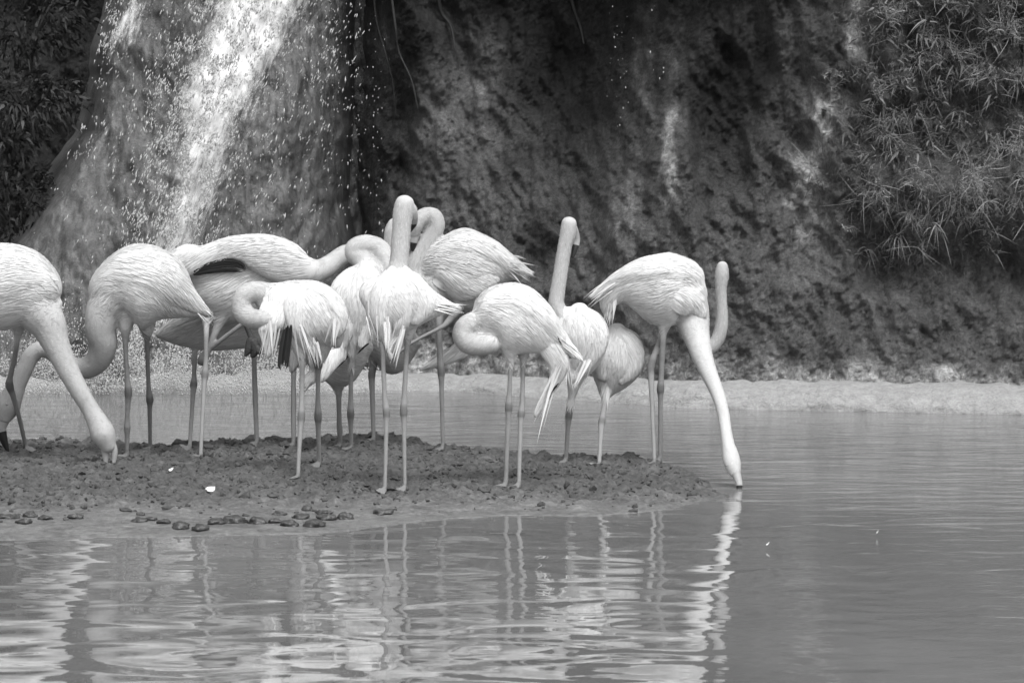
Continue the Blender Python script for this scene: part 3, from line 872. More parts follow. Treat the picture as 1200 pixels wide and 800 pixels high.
# B: second from left
flamingo('flamingo second from the left, its curved neck passing behind the leftmost one', 21.15,
    [(124, 366, 20), (136, 345, 36), (162, 336, 50), (190, 340, 42), (213, 352, 23), (232, 362, 10), (247, 368, 3)],
    [(138, 345, 28), (124, 362, 23), (118, 384, 19), (121, 404, 16.5, .02), (115, 421, 15, .06), (101, 431, 13.2, .1), (86, 430, 12, .14), (72, 421, 11, .2), (60, 411, 10.5, .2), (48, 409, 10, .2), (37, 416, 10, .2), (29, 432, 10, .2), (21, 449, 10.5, .2), (14, 464, 13, .2), (9, 477, 14.5, .2), (5, 488, 10, .2)],
    [dict(p=[(150, 362, 12), (147.5, 382, 8.5), (147, 393, 5), (147, 404, 3.4), (149, 440, 3), (150.5, 459, 4.8), (150, 472, 3.4), (149, 492, 3.2), (149, 501, 4.2), (149, 512, 3), (149, 537, 2.6)], dd=-.03),
     dict(p=[(171, 364, 12), (172, 382, 9), (172, 393, 5), (172.5, 404, 3.2), (174, 450, 2.9), (175.5, 468, 4.6), (175.5, 480, 3), (176, 529, 2.5)], dd=.03)],
    wings=[dict(p=[(128, 318, 12), (148, 318, 26), (174, 322, 33), (200, 336, 25), (222, 352, 13), (246, 368, 2)], dd=-.11, lat=.4, n=1300, droop=.2),
           dict(p=[(128, 318, 12), (148, 318, 26), (174, 322, 33), (200, 336, 25), (222, 352, 13), (240, 366, 2)], dd=.11, lat=.4, n=300)],
    bill=[dict(p=[(6, 486, 9, .2), (1, 500, 7, .2), (4, 514, 5, .2), (9, 528, 2, .2)], black=.45)],
    tails=[(222, 354, 248, 370, .10, 14, -.02)], eyes=[(8, 474, .14)], tone=.68, neck_tone=.5, leg_tone=.13, droop=.4)

# C: wing raised, belly in shade
flamingo('flamingo behind the second one, wing lifted over a grey belly, one leg raised', 21.4,
    [(368, 320, 13), (346, 319, 27), (310, 324, 43), (270, 330, 46), (234, 326, 38), (206, 318, 18)],
    [(345, 318, 20), (361, 318, 16), (374, 317, 13, .05), (386, 311, 12, .1), (396, 303, 11, .2), (406, 297, 10.5, .3), (418, 300, 10, .4), (428, 312, 10, .45), (430, 325, 11, .45)],
    [dict(p=[(244, 366, 10), (242, 380, 4.2), (241.5, 395, 3.2), (241, 425, 3), (240, 441, 4.6), (239, 455, 3), (235, 538, 2.6)], dd=-.05),
     dict(p=[(262, 362, 12), (254, 385, 5), (243, 412, 3.6), (236, 425, 4.8), (238, 416, 4, -.03), (252, 404, 3, -.06), (270, 390, 2.8, -.1), (287, 377, 2.8, -.12)], raised=1, dd=-.05)],
    wings=[dict(p=[(362, 317, 12), (338, 308, 24), (308, 297, 23), (283, 291, 15), (262, 294, 14), (240, 301, 13), (220, 304, 18), (202, 308, 11)], dd=-.17, lat=.45, n=1500, droop=.3, fl=(.07, .13), fix=1),
           dict(p=[(348, 312, 14), (315, 300, 20), (280, 296, 14), (245, 298, 12), (212, 304, 12)], dd=.14, lat=.45, n=250)],
    dark=[dict(p=[(226, 320, 2.5), (243, 314, 6), (264, 310, 8), (280, 312, 7), (288, 318, 2)], dd=-.175, fix=1, m=9)],
    dark_foot=[[[(287, 378, 3, -.12), (293, 392, 3.5, -.12), (297, 402, 5, -.12), (304, 412, 4, -.13)], [(294, 398, 5, -.12), (291, 410, 4.5, -.12), (288, 416, 2, -.12)], [(297, 400, 6, -.12), (299, 410, 6, -.12), (296, 417, 3, -.12)]]],
    tone=.74, leg_tone=.22, droop=.3)

# C2: low bird behind
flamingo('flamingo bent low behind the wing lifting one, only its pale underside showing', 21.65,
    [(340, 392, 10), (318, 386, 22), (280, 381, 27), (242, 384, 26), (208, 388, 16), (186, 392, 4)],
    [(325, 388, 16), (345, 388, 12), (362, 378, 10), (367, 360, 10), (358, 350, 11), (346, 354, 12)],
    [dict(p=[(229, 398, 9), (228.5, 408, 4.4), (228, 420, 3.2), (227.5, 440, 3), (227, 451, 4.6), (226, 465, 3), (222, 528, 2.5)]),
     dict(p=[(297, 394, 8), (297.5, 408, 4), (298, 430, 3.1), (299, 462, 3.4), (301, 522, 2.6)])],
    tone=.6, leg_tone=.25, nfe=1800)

# E: preening with tucked head, black primaries
flamingo('preening flamingo with its neck looped left and a black flight feather hanging down', 20.3,
    [(312, 350, 16), (334, 357, 30), (358, 368, 41), (378, 380, 34), (390, 394, 18), (396, 404, 4)],
    [(330, 350, 20), (314, 345, 14), (301, 342, 12.5, -.01), (289, 344, 12, -.03), (283, 354, 11.5, -.04), (285, 366, 12, -.05), (295, 373, 11.5, -.08), (308, 374, 11, -.10), (320, 374, 10, -.08)],
    [dict(p=[(376, 392, 17), (374, 412, 11), (373, 427, 5.5), (372.7, 440, 3.3), (372.5, 470, 3.2), (372.7, 489, 4.8), (373, 502, 3.2), (374.5, 545, 2.6)], dd=.02),
     dict(p=[(352, 398, 14), (353, 416, 6), (354, 428, 3.6), (353.5, 470, 3.2), (353, 489, 4.8), (352, 504, 3.2), (349, 561, 2.6)], dd=-.04)],
    wings=[dict(p=[(336, 338, 13), (324, 356, 17), (317, 380, 14), (313, 400, 8), (315, 417, 1.5)], dd=-.15, lat=.5, n=900, droop=.4),
           dict(p=[(350, 338, 12), (348, 358, 15), (352, 382, 13), (359, 402, 8), (363, 413, 3)], dd=-.17, lat=.5, n=800, droop=.4),
           dict(p=[(366, 338, 14), (385, 349, 21), (395, 370, 16), (392, 388, 9), (387, 399, 2)], dd=-.12, lat=.5, n=900, droop=.4)],
    dark=[dict(p=[(338, 380, 4), (336, 395, 5.5), (333, 415, 6), (332, 428, 6), (332, 434, 3)], dd=-.215, fix=1, m=5)],
    tails=[(322, 378, 313, 418, .10, 14, -.17), (352, 385, 362, 414, .10, 14, -.17), (392, 375, 387, 402, .10, 12, -.13), (366, 400, 371, 424, .10, 10, -.10)],
    tone=.78, leg_tone=.30, droop=.55)

# F: behind E and D
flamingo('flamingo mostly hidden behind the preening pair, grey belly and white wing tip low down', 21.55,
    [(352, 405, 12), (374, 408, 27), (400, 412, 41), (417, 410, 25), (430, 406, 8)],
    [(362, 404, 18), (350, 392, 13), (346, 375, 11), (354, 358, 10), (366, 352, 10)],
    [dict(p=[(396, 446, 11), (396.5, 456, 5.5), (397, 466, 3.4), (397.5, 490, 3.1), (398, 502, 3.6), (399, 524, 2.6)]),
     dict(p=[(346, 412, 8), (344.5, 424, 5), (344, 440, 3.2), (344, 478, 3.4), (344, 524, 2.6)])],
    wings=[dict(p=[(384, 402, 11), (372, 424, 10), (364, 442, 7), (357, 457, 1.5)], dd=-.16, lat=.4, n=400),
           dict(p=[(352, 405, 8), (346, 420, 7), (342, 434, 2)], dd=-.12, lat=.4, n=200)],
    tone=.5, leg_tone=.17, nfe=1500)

# D: behind G, left
flamingo('flamingo seen from behind at the left shoulder of the tall necked one', 21.3,
    [(430, 314, 12), (426, 326, 24), (418, 350, 33), (413, 382, 23), (411, 404, 9), (411, 416, 4.5)],
    [(428, 330, 22), (432, 316, 15, .05), (424, 304, 12, .12), (416, 297, 12, .14), (418, 290, 12, .14), (430, 287, 12, .14), (443, 291, 12, .14), (452, 301, 11, .1), (458, 315, 11, .05)],
    [dict(p=[(412, 396, 12), (411.5, 412, 6.5), (411.5, 424, 3.4), (411, 465, 3), (411, 484, 4.6), (411, 498, 3.1), (412, 528, 2.6)])],
    wings=[dict(p=[(408, 320, 14), (400, 345, 15), (402, 375, 14), (396, 402, 11), (388, 422, 8.5), (381, 438, 5), (377, 446, 1.5)], dd=-.15, lat=.45, n=1100, droop=.4),
           dict(p=[(432, 318, 14), (436, 350, 16), (430, 385, 11), (424, 405, 4)], dd=-.12, lat=.45, n=600, droop=.4)],
    dark=[dict(p=[(408, 417, 1), (400, 424, 2.0), (392, 431, 1.8), (386, 436, .6)], dd=-.12, m=3), dict(p=[(432, 402, .6), (424, 409, 1.0), (417, 416, .5)], dd=-.14, m=2)],
    tone=.78, leg_tone=.28, droop=.6)

# H: behind G
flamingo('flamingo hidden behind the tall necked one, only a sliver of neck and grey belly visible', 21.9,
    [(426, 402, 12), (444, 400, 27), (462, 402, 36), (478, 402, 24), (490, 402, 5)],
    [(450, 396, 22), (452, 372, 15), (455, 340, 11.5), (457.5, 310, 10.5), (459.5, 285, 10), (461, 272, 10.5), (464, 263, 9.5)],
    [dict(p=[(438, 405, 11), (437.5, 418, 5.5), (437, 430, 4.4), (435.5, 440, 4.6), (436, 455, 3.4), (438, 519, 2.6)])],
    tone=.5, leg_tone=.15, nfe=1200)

# G: tall neck, front centre
flamingo('front centre flamingo seen from behind with its tall neck straight up', 19.6,
    [(436, 342, 14), (446, 345, 30), (460, 351, 39), (478, 353, 36), (494, 356, 25), (510, 358, 14), (525, 360, 7), (539, 361, 2)],
    [(462, 342, 22), (465, 322, 15), (467.5, 308, 11.2), (469, 290, 10.8), (470.5, 268, 10.8), (472, 252, 11.6), (474.5, 237.5, 11.2)],
    [dict(p=[(450, 380, 12), (449, 394, 5.5), (448.5, 404, 3.3), (450.5, 460, 3), (453, 485, 4.6), (452.7, 500, 3.1), (451, 577, 2.5)], dd=-.04),
     dict(p=[(479, 372, 14), (478, 390, 7), (477, 404, 3.6), (474, 460, 3.3), (473, 483, 4.8), (473.5, 500, 3.1), (474.5, 574, 2.5)], dd=.04)],
    wings=[dict(p=[(446, 324, 13), (434, 340, 15), (430, 360, 12), (437, 382, 9), (447, 397, 2)], dd=-.12, lat=.5, n=700, droop=.5),
           dict(p=[(458, 322, 14), (452, 345, 18), (449, 372, 13), (452, 392, 7), (453, 404, 2)], dd=-.17, lat=.5, n=900, droop=.5),
           dict(p=[(478, 322, 13), (492, 340, 16), (494, 358, 14), (486, 374, 8)], dd=-.13, lat=.5, n=800, droop=.4),
           dict(p=[(472, 352, 12), (471, 378, 9), (467, 396, 6.5), (463, 409, 4.5), (458, 419, 1.2)], dd=-.19, lat=.4, n=400, droop=.2)],
    extra=[[(475, 241, 9.5, .01), (481, 246, 8.2, .02), (485.5, 253, 5, .05)]],
    bill=[dict(p=[(482, 250, 7, .06), (484, 260, 5.5, .11), (480, 270, 3, .15)], black=.5)],
    tails=[(512, 357, 540, 361, .07, 12, -.03), (451, 378, 452, 405, .09, 14, -.13), (470, 384, 460, 418, .07, 12, -.13), (436, 370, 444, 398, .10, 10, -.10)], tone=.80, neck_tone=.62, leg_tone=.36, droop=.6, nfe=3000)

# I: looped neck
flamingo('flamingo with a hooked over neck, fluffy tail to the right, behind the tall necked one', 21.55,
    [(502, 330, 18), (522, 320, 39), (550, 315, 48), (574, 312, 34), (592, 314, 18), (610, 319, 8), (624, 320, 2)],
    [(512, 336, 24), (492, 334, 17), (485, 318, 12.5), (490, 303, 11.5), (498, 289, 11.2), (506, 275, 11), (510.5, 264, 11), (508, 255, 10.8), (500, 253, 10.2), (492, 257, 9.6, -.02), (487, 265, 9, -.03), (485.5, 274, 6.5, -.03)],
    [dict(p=[(514, 352, 10), (514.5, 372, 5), (514.8, 390, 3.8), (516, 422, 3.9), (517, 437, 4.6), (517.5, 455, 3), (519, 527, 2.5)], dd=-.05),
     dict(p=[(545, 340, 10, -.02), (536, 362, 6, -.08), (523, 379, 3.6, -.14), (514, 385, 2.6, -.16), (498, 393, 2.2, -.18), (482, 402, 2.2, -.2), (468, 413, 2, -.2)], raised=1, dd=-.2)],
    wings=[dict(p=[(520, 290, 10), (542, 290, 22), (568, 296, 22), (590, 308, 14), (608, 316, 8), (623, 321, 2)], dd=-.12, lat=.4, n=1100, droop=.3),
           dict(p=[(515, 325, 12), (540, 330, 22), (566, 330, 15), (582, 328, 4)], dd=-.16, lat=.4, n=700, droop=.3),
           dict(p=[(540, 285, 15), (566, 292, 20), (590, 304, 12), (612, 313, 3)], dd=.12, lat=.4, n=250),
           dict(p=[(566, 352, 16), (566, 378, 15), (552, 400, 13), (535, 413, 9), (513, 424, 5), (493, 433, 1.2)], dd=.12, lat=.35, n=300, tone=.62, fix=1)],
    bill=[dict(p=[(486, 272, 6, -.03), (485, 282, 5, -.03), (483.5, 293, 2, -.03)], black=.6)],
    tails=[(588, 308, 622, 319, .16, 26, -.05), (592, 300, 612, 305, .25, 14, -.03)], eyes=[(487, 264, -.085)], tone=.66, neck_tone=.5, leg_tone=.17, droop=.35)

# K: front right preening
flamingo('front flamingo standing on two feet right of centre, neck curled into a ring', 19.72,
    [(566, 384, 20), (582, 374, 37), (602, 375, 43), (626, 385, 33), (646, 399, 18), (662, 411, 8), (674, 418, 2)],
    [(585, 378, 22), (570, 374, 14), (558, 375.5, 11.5, -.02), (547, 381, 11.8, -.03), (542, 392, 12.3, -.04), (549, 402, 12.6, -.05), (562, 404, 12.5, -.07), (578, 402, 11, -.06)],
    [dict(p=[(597, 404, 14), (597.8, 416, 6.5), (598, 427, 3.4), (597, 460, 3.1), (596, 478, 4.8), (595.5, 493, 3.3), (592.5, 571, 2.8)], dd=-.03),
     dict(p=[(614, 402, 12), (613.3, 416, 5.5), (613, 427, 3.2), (612, 470, 3.1), (610.7, 486, 4.6), (610, 500, 3.1), (608, 571, 2.7)], dd=.05)],
    wings=[dict(p=[(570, 356, 12), (588, 352, 21), (612, 358, 24), (636, 375, 18), (655, 394, 11), (670, 410, 6), (682, 421, 1.5)], dd=-.13, lat=.4, n=1400, droop=.3, fl=(.07, .13)),
           dict(p=[(575, 358, 12), (600, 352, 20), (630, 372, 14), (655, 396, 8), (672, 412, 2)], dd=.12, lat=.4, n=300),
           dict(name='tail', p=[(636, 388, 17), (648, 408, 15), (655, 428, 11), (650, 446, 6.5), (640, 464, 4.2), (633, 476, 3), (628, 487, 1.2)], dd=-.02, lat=.5, n=700, droop=.1, fix=1)],
    dark=[dict(p=[(650, 388, .7), (655, 399, 1.2), (661, 408, .6)], dd=-.19, m=2), dict(p=[(655, 449, .6), (646, 459, 1.0), (639, 469, .6)], dd=-.06, m=2)],
    tails=[(654, 430, 628, 488, .07, 12, -.05), (660, 405, 682, 422, .06, 10, -.12)], tone=.80, neck_tone=.55, leg_tone=.36, droop=.4, nfe=3000)

# L
flamingo('flamingo with upright neck and black bill tip, standing on one leg behind the curled one', 20.75,
    [(678, 364, 12), (681, 376, 24), (684, 395, 29), (682, 418, 22), (676, 438, 11), (671, 454, 4.5)],
    [(676, 384, 18), (660, 372, 12), (652, 357, 9.4), (654, 338, 8.6), (658, 312, 8.2), (662, 288, 8.2), (665.5, 273, 9.0), (667, 261, 9)],
    [dict(p=[(674, 440, 11), (671.5, 456, 5.2), (670, 466, 3.6), (667.5, 478, 4.2), (666.5, 487, 4.6), (665.5, 500, 3.2), (663, 544, 2.6)])],
    wings=[dict(p=[(668, 366, 10), (660, 385, 14), (662, 410, 11), (668, 432, 5), (670, 446, 1.5)], dd=-.13, lat=.45, n=700, droop=.3),
           dict(p=[(686, 366, 12), (698, 384, 14), (698, 406, 11), (688, 428, 6), (675, 447, 1.5)], dd=-.12, lat=.45, n=900, droop=.3)],
    bill=[dict(p=[(671, 268, 6, .03), (675, 280, 4.8, .05), (673.5, 292, 4, .04), (671, 301, 2, .03)], black=.5)],
    tails=[(690, 420, 674, 450, .09, 14, -.12), (664, 420, 668, 448, .09, 10, -.12)], tone=.76, neck_tone=.58, leg_tone=.27, droop=.6)

# M
flamingo('round backed flamingo on one leg right behind the upright necked bird', 20.95,
    [(722, 388, 12), (725, 402, 27), (722, 424, 31), (715, 445, 21), (710, 459, 8)],
    [(712, 405, 18), (700, 396, 12, .1), (690, 388, 10, .15), (684, 396, 10, .15), (688, 408, 11, .12)],
    [dict(p=[(711, 446, 13), (709.8, 460, 6.5), (709, 470, 3.8), (706.5, 486, 3.7), (705, 496, 4.6), (704.3, 508, 3.1), (702, 547, 2.6)])],
    wings=[dict(p=[(728, 392, 12), (740, 408, 15), (740, 430, 12), (728, 446, 5)], dd=-.13, lat=.45, n=800, droop=.3),
           dict(p=[(714, 390, 11), (710, 415, 17), (708, 440, 8)], dd=-.12, lat=.45, n=500, droop=.4)],
    tone=.66, leg_tone=.27, droop=.6)

# N: right bird drinking
flamingo('rightmost whole flamingo reaching its long neck down to sip the pool', 20.85,
    [(812, 348, 20), (800, 340, 37), (778, 339, 43), (752, 335, 33), (730, 337, 20), (716, 347, 13), (711, 360, 7), (712, 371, 1.5)],
    [(800, 348, 30), (810, 368, 22), (816, 392, 16, -0.057), (824, 420, 12, -0.161), (833, 442, 9.6, -0.253), (842, 464, 8, -0.345), (847.5, 484, 7.2, -0.437), (850.5, 504, 7, -0.529), (853, 520, 7.6, -0.598), (855.8, 532, 9.6, -0.644), (858, 543, 10.3, -0.690), (861, 553, 7.6, -0.713)],
    [dict(p=[(780, 370, 12), (778, 384, 5.5), (775, 396, 3.8), (768, 413, 3.7), (762.8, 430, 4.8), (763, 442, 4), (764.5, 480, 2.8), (767, 544, 2.5)], dd=.05),
     dict(p=[(780, 370, 12), (778, 384, 5.5), (777, 398, 3.8), (775, 440, 3.5), (774, 457, 4.8), (774, 470, 3.2), (773, 544, 2.6)], dd=-.04)],
    wings=[dict(p=[(824, 330, 12), (808, 319, 21), (785, 318, 26), (758, 320, 22), (733, 326, 13), (711, 337, 7), (692, 348, 1.5)], dd=-.11, lat=.42, n=1500, droop=.15, fl=(.07, .13)),
           dict(p=[(824, 330, 12), (808, 319, 21), (785, 316, 25), (758, 318, 21), (733, 325, 12), (713, 336, 6), (695, 347, 1.5)], dd=.11, lat=.42, n=400, droop=.15),
           dict(name='breast_feathers', p=[(786, 352, 12), (800, 352, 17), (814, 356, 14), (822, 368, 7)], dd=-.13, lat=.45, n=450, droop=.5, fl=(.04, .07))],
    bill=[dict(p=[(862, 553, 6, -.72), (865, 562, 4.6, -.74), (866.5, 569, 3.8, -.755), (866, 575, 3, -.76)], black=.66)],
    tails=[(720, 345, 713, 372, .10, 18, -.03), (716, 334, 693, 349, .07, 12, -.08)], eyes=[(851, 545, -.74), (866, 545, -.70)], tone=.74, neck_tone=.62, leg_tone=.27, droop=.3)

# O: behind N
flamingo('flamingo behind the sipping one, only its raised head and S curved neck showing', 21.3,
    [(802, 346, 12), (788, 343, 27), (766, 342, 29), (746, 340, 18), (730, 338, 7)],
    [(792, 346, 18), (806, 360, 11), (815, 382, 8.5), (823, 402, 7.6), (831, 408, 7.6), (840, 399, 7.6), (845, 384, 7.6), (846, 366, 6.8), (845, 345, 6.3), (845.3, 330, 7.4), (846, 320, 8), (846.6, 311, 6.4)],
    [dict(p=[(776, 364, 10), (775, 380, 5), (774.6, 400, 3.2), (774, 450, 3), (774, 460, 4), (774, 470, 3), (774, 544, 2.6)], water=1)],
    bill=[dict(p=[(848, 316, 6, .03), (850, 326, 4.5, .06), (850, 335, 2.5, .07)], black=.6)],
    tone=.64, neck_tone=.52, leg_tone=.24, nfe=1000)

# ------------------------------------------------------------------ clods and stray feathers
clods = [(5, 607, 9), (28, 613, 9), (35, 605, 8), (52, 608, 8), (88, 607, 9), (163, 611, 9), (178, 609, 7), (192, 613, 8), (211, 618, 11), (234, 621, 10),
         (252, 613, 10), (275, 612, 13), (302, 613, 12), (322, 612, 9), (328, 603, 8), (339, 616, 11), (354, 607, 10), (368, 616, 12), (380, 602, 9), (383, 608, 11), (360, 597, 7), (404, 607, 10), (449, 602, 12)]
where = ['at the left edge of the mud apron', 'second from the left edge, at the waterline', 'above the one near the left edge', 'third along from the left edge', 'alone on the smooth mud below the open bill',
         'small, starting the dark row on the wet mud', 'small, second in the dark row on the wet mud', 'small, third in the dark row on the wet mud', 'lying nearest the water, left of the lowest one', 'lowest of all, closest to the water',
         'below the white stray feather', 'longest of the row, right of the stray feather', 'in the middle of the dark row', 'small, right of the middle of the dark row', 'higher up the mud above the row',
         'low, right of the middle of the row', 'below the foot of the preening bird', 'big, at the low right end of the row', 'topmost of the right hand cluster', 'in the middle of the right hand cluster', 'small, above the right hand cluster', 'right of the cluster, near the tall necked bird', 'farthest right, alone at the waterline']
for i, ((x, y, w), wh) in enumerate(zip(clods, where)):
    V, Fc = lump_mesh(40 + i, 2, .5)
    p = on_bank(x, y); s = w * p[1] / F
    a = random.uniform(-.3, .3)
    W = V * np.array([s, s * random.uniform(.7, 1.0), s * random.uniform(.42, .6)])
    o = link('mud_clod', mesh_from('mud_clod', W, Fc, [M_STONE]), None, 'dark wet mud clod ' + wh, 'clod', 'dark clods along the water edge')
    o.location = (p[0], p[1], p[2] + s * .10); o.rotation_euler = (0, 0, a)
def stray(px, py, L, w, rot, label, water=False):
    p = ground_at(px, py, .004) if water else on_bank(px, py)
    ts = np.linspace(0, 1, 8); V, Fc = [], []
    for t in ts:
        ww = w * math.sin(math.pi * min(1, t * .93 + .06)) ** .6
        V += [(t * L - L / 2, -ww, .012 * t * t + .002), (t * L - L / 2, 0, .012 * t * t + .007), (t * L - L / 2, ww, .012 * t * t + .002)]
    for k in range(7):
        a = 3 * k; Fc += [(a, a + 3, a + 4, a + 1), (a + 1, a + 4, a + 5, a + 2)]
    me = mesh_from('stray_feather', V, Fc, [M_WHITEFEATHER])
    o = link('stray_feather', me, None, label, 'feather', 'shed feathers')
    o.location = (p[0], p[1], p[2] + .012); o.rotation_euler = (.5, 0, rot)
stray(246, 577, .05, .018, .9, 'white shed feather lying on the mud bank below the birds')
stray(200, 554, .022, .010, .3, 'tiny white scrap of down on the mud left of the stray feather')
stray(899, 642, .011, .003, .4, 'tiny white feather floating on the open pool at right', True)
stray(1028, 628, .008, .003, .0, 'speck of white down floating farthest right on the pool', True)

# ------------------------------------------------------------------ vegetation
def veg_mask(px, py):
    e = 955 + 45 * perlin(py / 40., 0 * py, 6.) + np.interp(py, [0, 60, 150, 220, 300, 330], [55, 30, 22, 10, 45, 90])
    lower = 306 + 26 * perlin(px / 30., 0 * px, 16.) + 14 * perlin(px / 11., 0 * px, 26.) - np.interp(px, [960, 1050, 1200], [30, -14, 50])
    m = sstep(-30, 80, px - e) * sstep(-45, 70, lower - py)
    gaps = np.clip(.5 + 1.8 * perlin(px / 34., py / 26., 80.) + .8 * perlin(px / 12., py / 12., 81.), .07, 1)
    dens = np.where(py > 200, 1.0, .75)
    return m * gaps * dens
a = scatter_drops(30000, veg_mask, (920, -60), (1290, 335))
bx = (a[:, 0] - 600) * 25.2 / F; bz = 2 - (a[:, 1] - 75) * 25.2 / F
by = cliff_y(bx, bz, False) - .02
n = len(a)
dirs = np.stack([RNG.normal(0, .7, n), -np.abs(RNG.normal(.35, .3, n)), RNG.normal(.15, .7, n)], -1)
clump = .22 + 1.35 * np.clip(.5 + 1.1 * perlin(a[:, 0] / 48., a[:, 1] / 34., 90.) + .6 * perlin(a[:, 0] / 15., a[:, 1] / 13., 92.), 0, 1)
V, Fc, T = blade_set(np.stack([bx, by, bz], -1), dirs, np.where(RNG.uniform(size=n) < .06, RNG.uniform(.10, .20, n), RNG.uniform(.015, .06, n)), RNG.uniform(.0010, .0026, n), RNG.uniform(-.2, .7, n), clump * RNG.uniform(.6, 1.7, n), 5, RNG.normal(0, .35, (n, 3)))
link('creeping_grass', mesh_from('creeping_grass', V, Fc, [M_GRASS], {'tone': T}), kind='stuff')
# broad leaves amongst it
a = scatter_drops(1100, lambda px, py: veg_mask(px, py) * (py < 200), (960, -60), (1290, 230))
n = len(a); bx = (a[:, 0] - 600) * 25.2 / F; bz = 2 - (a[:, 1] - 75) * 25.2 / F; by = cliff_y(bx, bz, False) - .03
dirs = np.stack([RNG.normal(0, .7, n), -np.abs(RNG.normal(.6, .3, n)), RNG.normal(-.1, .6, n)], -1)
V, Fc, T = blade_set(np.stack([bx, by, bz], -1), dirs, RNG.uniform(.03, .08, n), RNG.uniform(.005, .010, n), RNG.uniform(.2, 1., n), RNG.uniform(.3, 1.0, n), 5, RNG.normal(0, .4, (n, 3)))
link('creeping_leaves', mesh_from('creeping_leaves', V, Fc, [M_GRASS], {'tone': T}), kind='stuff')

def tuft(px, py, n, L, w, droop, spread, label, mat=M_GRASS, tone=(1.0, 1.9), up=.2, name='hanging_plant', D=None):
    x = (px - 600) * 25.0 / F; z = 2 - (py - 75) * 25.0 / F
    y = (cliff_y(np.array([x]), np.array([z]), False)[0] if D is None else D) - .06
    root = tag(bpy.data.objects.new(name, None), label, 'plant', 'plants rooted in the cliff face'); COL.objects.link(root); root.location = (x, y, z)
    d = np.stack([RNG.normal(0, spread, n), -np.abs(RNG.normal(.6, .3, n)), RNG.normal(up, .35, n)], -1)
    V, Fc, T = blade_set(RNG.normal(0, .012, (n, 3)), d, RNG.uniform(L * .6, L * 1.2, n), RNG.uniform(w * .6, w * 1.2, n), RNG.uniform(droop * .6, droop * 1.3, n), RNG.uniform(*tone, n), 7, RNG.normal(0, .25, (n, 3)))
    link('blade_cluster', mesh_from('blade_cluster', V, Fc, [mat], {'tone': T}), root)
    V, Fc = lump_mesh(int(px) % 97, 1)
    link('root_crown', mesh_from('root_crown', V * .018 + np.array([0, .03, 0]), Fc, [M_BARK]), root)
    return root
tuft(1052, 278, 25, 0.128, 0.0025, 1.1, .6, 'pale drooping grass tuft at the lower tip of the green mat', tone=(1.2, 2.2))
tuft(1018, 295, 13, 0.089, 0.0021, 1.2, .6, 'small dry grass tuft hanging left of the lowest one')
tuft(1092, 262, 19, 0.109, 0.0025, 1.0, .7, 'bright arching grass tuft on the middle of the ledge', tone=(1.2, 2.2))
tuft(1150, 235, 22, 0.102, 0.0025, .8, .8, 'bushy grass tuft near the right end of the ledge')
tuft(1188, 205, 19, 0.102, 0.0029, .8, .8, 'bristling grass tuft at the right edge of the picture')
tuft(1172, 40, 9, 0.128, 0.0071, .5, .8, 'broad pointed blades fanning out at the top right corner', tone=(.9, 1.6), up=.5)
tuft(1085, 22, 9, 0.128, 0.0049, .6, .9, 'long curled leaves near the top of the green slope', tone=(.8, 1.5), up=.3)
tuft(1120, 130, 12, 0.095, 0.0037, .9, .8, 'leafy tuft in the middle of the green slope', tone=(.7, 1.4))
tuft(1035, 160, 12, 0.083, 0.0033, 1.0, .8, 'leafy tuft beside the pale lime streak', tone=(.6, 1.3))
tuft(1065, 215, 19, 0.076, 0.0021, .5, .9, 'short grass tuft on top of the ledge', tone=(.9, 1.7), up=.5)

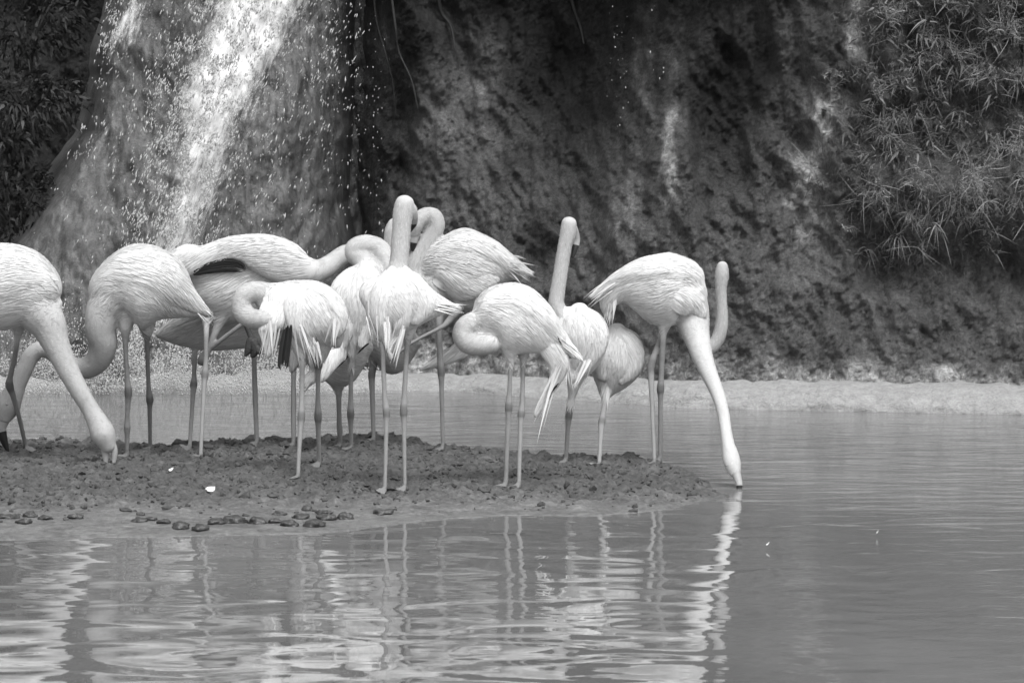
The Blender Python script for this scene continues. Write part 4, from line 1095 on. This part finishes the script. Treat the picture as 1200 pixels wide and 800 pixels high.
# dark shrubs in the bay left of the fall
def shrub(px, py, rx, rz, n, label, tone, D=27.4):
    x = (px - 600) * D / F; z = 2 - (py - 75) * D / F
    root = tag(bpy.data.objects.new('shrub', None), label, 'shrub', 'shrubs in the bay left of the fall'); COL.objects.link(root); root.location = (x, D, z)
    u = RNG.normal(size=(n, 3)); u /= np.linalg.norm(u, axis=1)[:, None]
    r = RNG.uniform(.35, 1, n) ** .5
    p = u * r[:, None] * np.array([rx, .35, rz])
    p *= (1 + .35 * fbm(p[:, 0] * 4 + px, p[:, 1] * 4, p[:, 2] * 4, 3))[:, None]
    keep = perlin(p[:, 0] * 7 + px, p[:, 1] * 7, p[:, 2] * 7) > -.28
    p = p[keep]; u = u[keep]; n = len(p)
    d = u * .7 + RNG.normal(0, .6, (n, 3))
    V, Fc, T = blade_set(p, d, RNG.uniform(.03, .07, n), RNG.uniform(.008, .016, n), RNG.uniform(0, .8, n), RNG.uniform(tone[0], tone[1], n), 4)
    link('crown', mesh_from('crown', V, Fc, [M_LEAF], {'tone': T}), root)
    parts = []
    for k in range(6):
        e = np.array([random.uniform(-.7, .7) * rx, random.uniform(-.2, .2), random.uniform(-.1, .8) * rz])
        s = np.array([[0, .3, -rz * 1.0, .016, 1], [*(e * .5 + np.array([0, .05, -rz * .4])), .010, 1], [*e, .004, 1]])
        parts.append(tube(catmull(s, 4), 7))
    V, Fc = join(parts)
    link('stems', mesh_from('stems', V, Fc, [M_BARK]), root)
shrub(40, 118, .34, .22, 1500, 'leafy shrub catching light halfway up the dark left corner', (.8, 2.4))  # lit patch painted by a lighter leaf tone
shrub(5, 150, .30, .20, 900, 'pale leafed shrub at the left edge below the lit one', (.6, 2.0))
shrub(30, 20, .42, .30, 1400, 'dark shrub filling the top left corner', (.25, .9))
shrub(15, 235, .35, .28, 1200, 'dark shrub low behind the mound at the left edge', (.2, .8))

# roots hanging from the brow
def root_strand(pts, label, r=.009):
    rows = []
    for (px, py) in pts:
        x = (px - 600) * 25.5 / F; z = 2 - (py - 75) * 25.5 / F
        rows.append([x, float(cliff_y(np.array([x]), np.array([min(z, 2.5)]), False)[0]) - .07, z, r, 1])
    rows = np.array(rows); rows[:, 3] = np.linspace(r, r * .4, len(rows))
    V, Fc = tube(catmull(rows, 5), 8)
    o0 = rows[0, :3]
    o = link('hanging_root', mesh_from('hanging_root', V - o0, Fc, [M_ROOT]), None, label, 'root', 'roots hanging beside the fall')
    o.location = o0
root_strand([(425, -30), (430, 20), (442, 60), (452, 100), (455, 140)], 'dark root hanging nearest the waterfall')
root_strand([(448, -30), (456, 30), (460, 60), (476, 95), (484, 130)], 'long thin root slanting down between the others', .009)
root_strand([(505, -30), (512, 10), (524, 28), (530, 60)], 'thick root at the right of the hanging roots', .016)
root_strand([(668, -30), (676, 5), (684, 30), (688, 50)], 'lone pale root over the dark hollow', .014)
